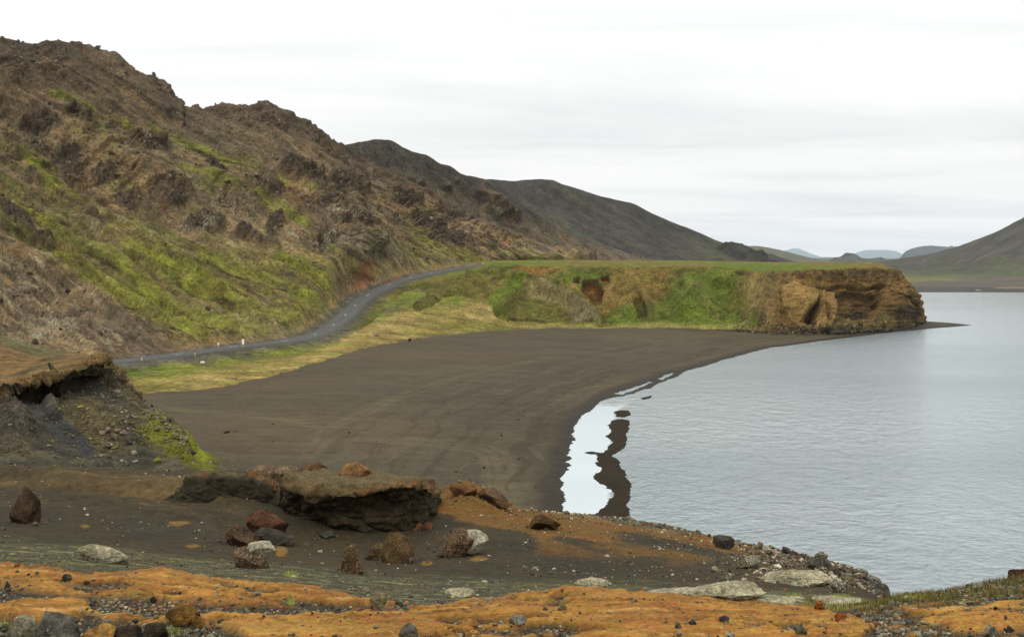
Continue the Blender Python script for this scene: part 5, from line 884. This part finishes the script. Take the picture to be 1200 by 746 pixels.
# near stones
NEAR = [(22, 746, 36, 24, 'round pale speckled stone at the bottom left corner', (158, 148, 124), 51, .3, dict(rough=.05, cuts=3)),
        (64, 752, 56, 32, 'jagged dark grey rock beside the round pale stone', (112, 108, 100), 52, .4, dict(rough=.2, bedded=.1, peak=.3)),
        (115, 752, 40, 20, 'smooth ochre stone at the bottom edge', (180, 134, 66), 53, .05, dict(rough=.04, cuts=3)),
        (145, 750, 36, 16, 'flat black brown rock right of the ochre stone', (70, 58, 42), 54, .1, {}),
        (180, 751, 30, 21, 'dark blocky rock at the bottom edge between orange streaks', (72, 60, 44), 55, .1, {}),
        (208, 729, 44, 20, 'brown wedge rock with a flat ochre side on the orange bank', (142, 100, 42), 56, .1, dict(cuts=14, rough=.04)),
        (233, 734, 16, 16, 'ochre broken end piece beside the brown wedge rock', (160, 118, 54), 57, .05, dict(cuts=12, rough=.03)),
        (480, 747, 24, 17, 'rounded grey stone at the bottom centre edge', (124, 118, 106), 58, .3, dict(rough=.06, cuts=4)),
        (446, 710, 21, 16, 'smooth tan stone behind the orange bank', (148, 134, 100), 59, .25, dict(rough=.05, cuts=4)),
        (467, 708, 12, 7, 'small pale stone right of the smooth tan stone', (150, 142, 112), 60, .3, {}),
        (7, 690, 8, 9, 'tiny dark upright stone on the orange bank at far left', (74, 64, 52), 61, .1, dict(peak=.3)),
        (76, 681, 11, 9, 'dark grey angular stone on the crest of the orange bank', (84, 84, 84), 62, .1, {}),
        (177, 704, 8, 8, 'small black stone on the orange bank slope', (66, 60, 54), 63, .1, dict(peak=.3)),
        (661, 713, 11, 8, 'small cream stone on the right orange bank', (158, 146, 104), 64, .2, {}),
        (607, 730, 24, 5, 'thin pale flake lying on the orange bank', (150, 144, 132), 65, .2, {}),
        (851, 727, 12, 7, 'dark lichen spotted stone at the right end of the orange bank', (92, 86, 78), 66, .6, {}),
        (798, 734, 9, 6, 'grey pebble in the middle of the right orange bank', (112, 104, 92), 67, .2, {}),
        (943, 741, 14, 13, 'tall greenish pale stone near the bottom right', (148, 142, 112), 68, .5, dict(peak=.3)),
        (962, 712, 13, 10, 'bright orange stone at the foot of the promontory', (200, 120, 44), 69, .05, {}),
        (985, 724, 16, 7, 'rusty orange flat stone right of the bright orange stone', (176, 96, 42), 70, .05, {}),
        (1163, 744, 18, 14, 'pale grey stone at the bottom right', (150, 144, 122), 71, .4, {}),
        (1184, 738, 10, 7, 'dark round stone beside the pale stone at bottom right', (80, 72, 66), 72, .1, {}),
        (1196, 687, 24, 20, 'dark red brown boulder cut by the right edge', (88, 58, 40), 73, .1, dict(bedded=.1)),
        (852, 641, 26, 14, 'dark rock on the lakeside skyline left of the promontory', (84, 78, 70), 74, .5, dict(rough=.2)),
        (966, 668, 30, 18, 'dark grey block topping the promontory skyline', (96, 90, 82), 75, .5, dict(rough=.2, bedded=.1)),
        (881, 664, 24, 14, 'pale capped rock on the brown slope of the promontory', (128, 118, 100), 76, .8, dict(rough=.2)),
        (858, 677, 14, 8, 'white spotted black rock in the middle of the brown slope', (92, 86, 78), 77, 1., dict(rough=.2)),
        (985, 692, 20, 12, 'white speckled block near the promontory tip', (112, 102, 92), 78, .9, dict(rough=.2)),
        (1040, 701, 14, 9, 'last little rock where the promontory meets the water', (104, 92, 82), 79, .5, {})]
for (pu, pv, w, h, lb, cl_, sd_, li_, kw) in NEAR:
    boulder(pu, pv, w, h, lb, cl_, sd_, 6.5 if pv > 695 and sd_ < 74 else 20, 14 if pv > 680 and sd_ < 74 else 55, lich=li_, name='boulder' if w > 18 else 'stone', n=5, **kw)
# promontory: rough rocks crowding the rim
g = np.random.default_rng(21); rimi = np.where((FG[6] > .75) & (u > -9) & (gu > 860) & (gu < 1036) & (gv_ > 640) & (gv_ < 700) & (Pg[:, 1] > 24))[0] if False else np.where((FG[6] > .7) & (gu > 850) & (gu < 1034) & (gv_ > 643) & (gv_ < 702) & (Pg[:, 1] > 26) & (Pg[:, 1] < 48))[0]
pick = g.choice(rimi, 90, replace=False)
for k, i in enumerate(pick):
    w = g.uniform(.18, .75); dims = (w, w*g.uniform(.6, 1), w*g.uniform(.45, .8)); V, Fc = rock_shape(700+k, 3 if w < .4 else 5, dims, rough=.22)
    o = mesh_obj('rim_rock', V, Fc, M_rock, col=rock_cols(V, dims, [(88, 82, 74), (104, 92, 78), (98, 76, 60)][k % 3], k), attrs={'lich': np.full(len(V), g.uniform(.3, .9)), 'wet': 0*V[:, 0]})
    o.location = tuple(Pg[i]-np.array([0, 0, dims[2]*.25])); o.rotation_euler = (g.uniform(-.3, .3), g.uniform(-.3, .3), g.uniform(0, 6))
    where_ = 'at the lakeside edge' if gv_[i] < np.interp(gu[i], [850, 1034], [645, 684]) else ('low on the slope towards the lichen mounds' if gv_[i] > np.interp(gu[i], [850, 1034], [662, 694]) else 'midway up the slope')
    tag(o, '%s %s rock %s of the promontory' % ('big' if w > .55 else ('fist sized' if w < .32 else 'middling'), ['grey', 'tan grey', 'reddish brown'][k % 3], where_), 'rock', group='rough rocks crowding the promontory')
# loose stones on the near banks
ii = np.where((Pg[:, 1] > 8) & (Pg[:, 1] < 11.8) & (gu > 0) & (gu < 1200) & (gv_ < 746))[0]; w_ = (FG[8]*1.0+FG[5]*.02+FG[9]*.4)[ii]; w_ /= w_.sum(); pick = g.choice(ii, 85, replace=False, p=w_)
for k, i in enumerate(pick):
    w = g.uniform(.03, .085); dims = (w, w*g.uniform(.6, 1), w*g.uniform(.4, .75)); V, Fc = rock_shape(900+k, 3, dims, rough=.12)
    bc = [(118, 112, 102), (88, 86, 82), (150, 144, 126), (104, 96, 84), (150, 104, 56)][k % 5]
    o = mesh_obj('stone', V, Fc, M_rock, col=rock_cols(V, dims, bc, k), attrs={'lich': np.full(len(V), g.uniform(0, .6)), 'wet': 0*V[:, 0]})
    o.location = tuple(Pg[i]-np.array([0, 0, dims[2]*.15])); o.rotation_euler = (0, 0, g.uniform(0, 6))
    where_ = ['below the left orange bank', 'in the grey gap between the orange banks', 'on the right orange bank', 'on the gravel at the far right'][int(np.digitize(gu[i], [330, 560, 930]))]
    tag(o, '%s %s pebble %s%s' % ('large' if w > .065 else ('tiny' if w < .045 else 'small'), ['grey', 'dark', 'cream', 'brown grey', 'rusty'][k % 5], where_, ', close to the bottom edge' if gv_[i] > 728 else ''), 'stone', group='loose stones on the nearest ground')

# ================================================================== GRAVEL, RUBBLE, GRASS (nobody could count these)
def scatter(name, label, cat, P, size, cols, mat, seed, lich=None, sub=1, flat=.6, rough=.25):
    g = np.random.default_rng(seed); V, Fc = ICO[sub]; nv = len(V); n = len(P)
    shp = []
    for k in range(12):
        v_, _ = rock_shape(seed*50+k, sub, (1, g.uniform(.6, 1), g.uniform(.4, .9)*flat/.6), rough=rough, cuts=7); shp.append(v_-np.array([0, 0, .12]))
    shp = np.array(shp); sel = g.integers(0, 12, n); a = g.uniform(0, 6.283, n); s_ = shp[sel]*size[:, None, None]
    x = s_[..., 0]*np.cos(a)[:, None]-s_[..., 1]*np.sin(a)[:, None]; y = s_[..., 0]*np.sin(a)[:, None]+s_[..., 1]*np.cos(a)[:, None]
    VV = np.stack([x, y, s_[..., 2]], -1)+P[:, None]; FF = (Fc[None]+(np.arange(n)*nv)[:, None, None]).reshape(-1, 3)
    cc_ = np.repeat(cols, nv, 0); o = mesh_obj(name, VV.reshape(-1, 3), FF, mat, col=cc_, attrs={'lich': np.repeat(np.zeros(n) if lich is None else lich, nv), 'wet': np.zeros(n*nv)}, smooth=False)
    tag(o, label, cat, kind='stuff'); return o
def pickw(P, w, n, g):
    w = np.clip(w, 0, None); w = w/w.sum(); return g.choice(len(P), n, replace=False, p=w)
def pal(g, n, *cs):
    t_ = np.array([tg(*c_) for c_ in cs]); return t_[g.integers(0, len(cs), n)]*g.uniform(.7, 1.25, (n, 1))
g = np.random.default_rng(31)
vis = (gu > -20) & (gu < 1220) & (gv_ < 760)
wn_ = vis*((Pg[:, 1] < 12.5)*(FG[8]*1.0+FG[5]*.015+.035)+(Pg[:, 1] > 12.5)*(Pg[:, 1] < 30)*FG[7]*.14)*(1+1.2*np.clip(fbm(Pg, .5, 3, off=400), -.7, 1))
i = pickw(Pg, wn_, 15000, g); sz = np.exp(g.normal(math.log(.018), .5, len(i)))*np.where(Pg[i, 1] > 13, 1.7, 1)
scatter('gravel', 'fine grey gravel strewn over the near slope', 'gravel', Pg[i], sz, pal(g, len(i), (96, 92, 84), (70, 68, 64), (120, 114, 100), (150, 144, 124), (140, 96, 52)), M_rock, 5, lich=g.uniform(0, .5, len(i)))
wf = vis*((Pg[:, 1] > 26)*(Pg[:, 1] < 50))*(.05+.10*ss(550, 640, gu)+FG[6]*.5+.12*ss(42, 46, Pg[:, 1]))*(1+1.4*np.clip(fbm(Pg, 2, 3, off=401), -.7, 1))
i = pickw(Pg, wf, 9000, g); sz = np.exp(g.normal(math.log(.045), .5, len(i)))*(1+1.0*FG[6][i])
scatter('gravel', 'brown and white speckled gravel over the sandy hollow and rim', 'gravel', Pg[i], sz, pal(g, len(i), (96, 88, 76), (74, 66, 58), (120, 92, 60), (150, 144, 128), (84, 80, 74), (66, 58, 48), (104, 84, 58), (178, 172, 156)), M_rock, 6, lich=g.uniform(0, .8, len(i)))
# pebbles and crumbs gathered round the feet of the boulders
ring = []
for o_ in list(C.objects):
    if o_.get('category') == 'boulder' and 20 < o_.location.y < 60:
        r_ = max(o_.dimensions.x, .3)*.55 if o_.dimensions.x else .5
        for k in range(26):
            a_ = g.uniform(0, 6.28); rr2 = r_*g.uniform(.8, 1.9); ring.append((o_.location.x+math.cos(a_)*rr2, o_.location.y+math.sin(a_)*rr2*.8))
ring = np.array(ring); selg = np.where(vis*(Pg[:, 1] > 24)*(Pg[:, 1] < 50))[0][::7]; Q = Pg[selg]
near_i = np.array([selg[np.argmin((Q[:, 0]-x)**2+(Q[:, 1]-y)**2)] for x, y in ring]); sz = np.exp(g.normal(math.log(.055), .55, len(near_i)))
scatter('gravel', 'crumbs of brown rock gathered round the feet of the boulders', 'gravel', Pg[near_i], sz, pal(g, len(sz), (96, 76, 56), (72, 60, 48), (120, 92, 62), (84, 76, 64)), M_rock, 12, lich=g.uniform(0, .6, len(sz)))
wb_ = (Pb[:, 2] > .12)*(vb < 640)*(ub > 150)*(.15+1.2*np.exp(-((land-9)/5)**2)+.8*np.exp(-((land-26)/5)**2))*np.clip(.25+fbm(Pb, 12, 3, off=404), 0, 1)
i = pickw(Pb, wb_, 900, g); sz = np.exp(g.normal(math.log(.12), .45, len(i)))
scatter('debris', 'scattered stones and drift along the tide lines of the black beach', 'debris', Pb[i], sz, pal(g, len(i), (60, 52, 42), (46, 40, 32), (96, 86, 70), (120, 112, 96)), M_rock, 13)
# hillside scree
Ph_, hu, hv, hrock, hf, hgreen, hrd = HILL; hu2, hv2 = UV(Ph_)
wh = (.3+.7*zone)*(hu2 > -20)*(hu2 < 640)*(hf > -.02)*(hf < .98)*ss(6, 12, hrd)*(.25+.8*hrock)*(1-.75*hgreen)*(1+1.6*np.clip(fbm(Ph_, 14, 3, off=402), -.6, 1))
i = pickw(Ph_, wh, 9000, g); sz = np.clip(np.exp(g.normal(math.log(.46), .6, len(i))), .15, 2.6)
M_scree = terrain_mat('scree_rock', s=.25, vary=.3, bump=.1, lichcol=(160, 156, 138))
scatter('scree', 'broken brown rocks lying over the hillside', 'scree', Ph_[i], sz, pal(g, len(i), (96, 82, 70), (70, 60, 54), (112, 88, 66), (84, 76, 68), (132, 124, 106)), M_scree, 7, lich=g.uniform(0, .6, len(i)), sub=2)
Pn_, cu, cv, cface, cred = CRAG; cu2, cv2 = UV(Pn_)
wc = (cu2 > -20)*(cu2 < 300)*(cface*(.25+2.5*cred+1.2*blob(cu, cv, 150, 500, 60, 50)))
i = pickw(Pn_, wc, 1700, g); sz = np.clip(np.exp(g.normal(math.log(.105), .6, len(i))), .04, .8)
scatter('rubble', 'brown and mossy rubble on the dark scree of the crag', 'rubble', Pn_[i], sz, pal(g, len(i), (96, 88, 72), (78, 72, 64), (112, 98, 84), (110, 112, 44), (134, 120, 108)), M_scree, 8, lich=g.uniform(0, .7, len(i)), sub=2)
Pc_, mu_, mv_, mcl, mfr = HEAD; wx = ((mu_ > 860)*(mu_ < 1085)*mfr*ss(368, 384, mv_))
i = pickw(Pc_, wx, 1100, g); sz = np.clip(np.exp(g.normal(math.log(.42), .5, len(i))), .15, 1.8)
scatter('rubble', 'brown boulders fallen at the foot of the headland cliff', 'rubble', Pc_[i], sz, pal(g, len(i), (120, 100, 72), (86, 76, 62), (146, 122, 84)), M_scree, 9, sub=2)
# grass on the right knoll and tufts
def blades(name, label, P, h, seed, cols):
    g = np.random.default_rng(seed); n = len(P); a = g.uniform(0, 6.28, n); ln = g.uniform(.1, .6, n)*h; wd = .0022+.0016*g.random(n); dx = np.cos(a); dy = np.sin(a)
    b0 = P+np.stack([-dy*wd, dx*wd, 0*wd-.01], -1); b1 = P-np.stack([-dy*wd, dx*wd, 0*wd+.01], -1)
    m0 = P+np.stack([dx*ln*.35-dy*wd*.8, dy*ln*.35+dx*wd*.8, h*.6], -1); m1 = P+np.stack([dx*ln*.35+dy*wd*.8, dy*ln*.35-dx*wd*.8, h*.6], -1); t_ = P+np.stack([dx*ln, dy*ln, h], -1); t2 = t_+np.stack([dy*.0006, -dx*.0006, 0*h], -1)
    V = np.stack([b0, b1, m1, m0, t2, t_], 1).reshape(-1, 3); base = np.arange(n)[:, None]*6
    Fq = np.concatenate([base+np.array([[0, 1, 2, 3]]), base+np.array([[3, 2, 4, 5]])]); o = mesh_obj(name, V, Fq, M_grass, col=np.repeat(cols, 6, 0), attrs={'lich': np.zeros(n*6), 'wet': np.zeros(n*6)})
    tag(o, label, 'grass', kind='stuff')
M_grass = terrain_mat('grass_blades', s=.02, vary=.1, bump=.001, spec=.1)
wk = vis*(Pg[:, 1] > 9.5)*(Pg[:, 1] < 17)*FG[9]*(np.clip(fbm(Pg, .5, 3, off=403)+.15+.4*ss(10.8, 11.5, Pg[:, 1]), 0, 1))
i = pickw(Pg, wk, 9000, g); blades('grass', 'short yellow green grass on the knoll at the right', Pg[i], g.uniform(.02, .075, len(i)), 41, pal(g, len(i), (112, 106, 54), (94, 98, 42), (134, 122, 76), (100, 86, 50)))
tf = np.zeros(len(Pg))
for (bu, bv, ru, rv) in [(342, 673, 10, 3), (60, 740, 9, 5), (928, 702, 14, 4), (984, 702, 12, 4), (1070, 702, 20, 3), (8, 735, 10, 4), (200, 742, 12, 4)]: tf += blob(gu, gv_, bu, bv, ru, rv)
i = pickw(Pg, tf*(tf > .3)*vis*(Pg[:, 1] < 26), 2600, g); blades('grass', 'little tufts of pale green grass between stones', Pg[i], g.uniform(.02, .06, len(i))*np.where(Pg[i, 1] > 13, 1.6, 1), 42, pal(g, len(i), (144, 150, 70), (122, 134, 48), (170, 166, 110)))

# ================================================================== ROADSIDE FURNITURE AND SMALL THINGS
M_yel = plain_mat('yellow_paint', (.62, .47, .06), .5); M_wht = plain_mat('white_enamel', (.78, .78, .76), .4); M_gry = plain_mat('galvanised_steel', (.35, .36, .37), .5, metal=.6); M_red = plain_mat('faded_red', (.5, .2, .18), .5); M_refl = plain_mat('reflector', (.7, .7, .66), .2)
def box(name, sx, sy, sz, z0, mat, parent, bev=.01, x0=0, y0=0):
    bm = bmesh.new(); bmesh.ops.create_cube(bm, size=1)
    for v_ in bm.verts: v_.co = (v_.co.x*sx+x0, v_.co.y*sy+y0, (v_.co.z+.5)*sz+z0)
    bmesh.ops.bevel(bm, geom=bm.edges[:], offset=bev, segments=2, affect='EDGES'); me = bpy.data.meshes.new(name); bm.to_mesh(me); bm.free(); me.materials.append(mat)
    o = bpy.data.objects.new(name, me); C.objects.link(o); o.parent = parent; return o
def hplace(pu, pv):
    k = np.where((np.abs(hu2-pu) < 2.5) & (np.abs(hv2-pv) < 2.0))[0]
    return Ph_[k[np.argmin(Ph_[k, 1])]] if len(k) else Ph_[np.argmin((hu2-pu)**2+(hv2-pv)**2)]
def empty(name, p, label, cat, group=None, rz=0):
    o = bpy.data.objects.new(name, None); C.objects.link(o); o.location = tuple(p); o.rotation_euler = (0, 0, R(rz)); tag(o, label, cat, group); return o
for pu, pv, hh, lb in [(168, 421.5, 1.25, 'yellow roadside stake nearest the crag, left of the other stake'), (230, 414.5, .95, 'short yellow roadside stake between the crag and the signs')]:
    t_ = empty('road_stake', hplace(pu, pv), lb, 'road stake', 'yellow stakes along the road'); box('post', .16, .12, hh, -.3, M_yel, t_, .02); box('reflector', .10, .13, .16, hh-.55, M_refl, t_, .01)
t_ = empty('road_sign', hplace(287, 405.5), 'tall narrow white roadside sign on a yellow post', 'road sign'); box('post', .14, .10, 1.3, -.3, M_yel, t_, .02); p_ = box('sign_plate', .52, .05, 1.25, .95, M_wht, t_, .02, y0=-.08); box('plate_rim', .58, .03, 1.31, .92, M_gry, p_, .01, y0=-.04)
t_ = empty('road_sign', hplace(257, 407), 'small white roadside sign on a thin grey post', 'road sign'); box('post', .09, .09, 1.6, -.3, M_gry, t_, .02); box('sign_plate', .42, .04, .62, 1.05, M_wht, t_, .02, y0=-.07); box('lower_band', .42, .045, .14, .90, M_red, t_, .01, y0=-.07)
t_ = empty('marker_board', hplace(238, 424), 'low white board standing on the mossy verge below the road', 'marker board'); box('board', .9, .06, .42, .12, M_wht, t_, .02); box('leg', .06, .05, .5, -.3, M_gry, t_, .01, x0=-.3); box('leg', .06, .05, .5, -.3, M_gry, t_, .01, x0=.3)
def bplace(pu, pv): x, y = w0(pu, pv); k = np.argmin((Pb[:, 0]-x)**2+(Pb[:, 1]-y)**2); return Pb[k]
for (pu, pv, w, h, lb, cl_, sd_) in [(265, 521, 1.0, .35, 'flat dark rock alone on the near black sand', (60, 54, 48), 90), (275, 519, .45, .35, 'small pale rock right of the flat dark rock on the sand', (150, 130, 104), 91), (481, 398, 1.1, 1.1, 'dark rock where the straw grass meets the sand', (60, 44, 40), 92), (442, 392, 1.6, .7, 'pale rock on the straw grass', (160, 148, 130), 93)]:
    V, Fc = rock_shape(sd_, 5, (w, w*.7, h)); o = mesh_obj('boulder', V, Fc, M_rock, col=rock_cols(V, (w, w, h), cl_, sd_), attrs={'lich': .2+0*V[:, 0], 'wet': 0*V[:, 0]}); p = bplace(pu, pv) if sd_ < 92 else hplace(pu, pv); o.location = tuple(p-np.array([0, 0, .06])); tag(o, lb, 'boulder')
V, Fc = rock_shape(95, 5, (5, 3, 1.4)); x, y = w0(1147, 341.2); o = mesh_obj('boulder', V, Fc, M_rock, col=rock_cols(V, (5, 3, 2), (205, 205, 200), 95), attrs={'lich': 0*V[:, 0], 'wet': 0*V[:, 0]}); o.location = (x, y, -.1); tag(o, 'whitish rock on the far shore of the lake', 'boulder')

# ================================================================== HAZE (air between here and the far mountains)
hm_ = bpy.data.materials.new('haze'); hm_.use_nodes = True; t = hm_.node_tree; t.nodes.remove(t.nodes['Principled BSDF']); pv_ = t.nodes.new('ShaderNodeVolumePrincipled')
pv_.inputs['Density'].default_value = 2.5e-5; pv_.inputs['Color'].default_value = (.80, .90, 1, 1); pv_.inputs['Anisotropy'].default_value = .2
t.links.new(pv_.outputs[0], t.nodes['Material Output'].inputs['Volume'])
bm = bmesh.new(); bmesh.ops.create_cube(bm, size=1)
for v_ in bm.verts: v_.co = (v_.co.x*66000, 12500+v_.co.y*39000, -4.5+(v_.co.z+.5)*600)
me = bpy.data.meshes.new('haze'); bm.to_mesh(me); bm.free(); me.materials.append(hm_); o = bpy.data.objects.new('haze', me); C.objects.link(o); tag(o, 'thin pale air over the lake and mountains', 'haze', kind='stuff')
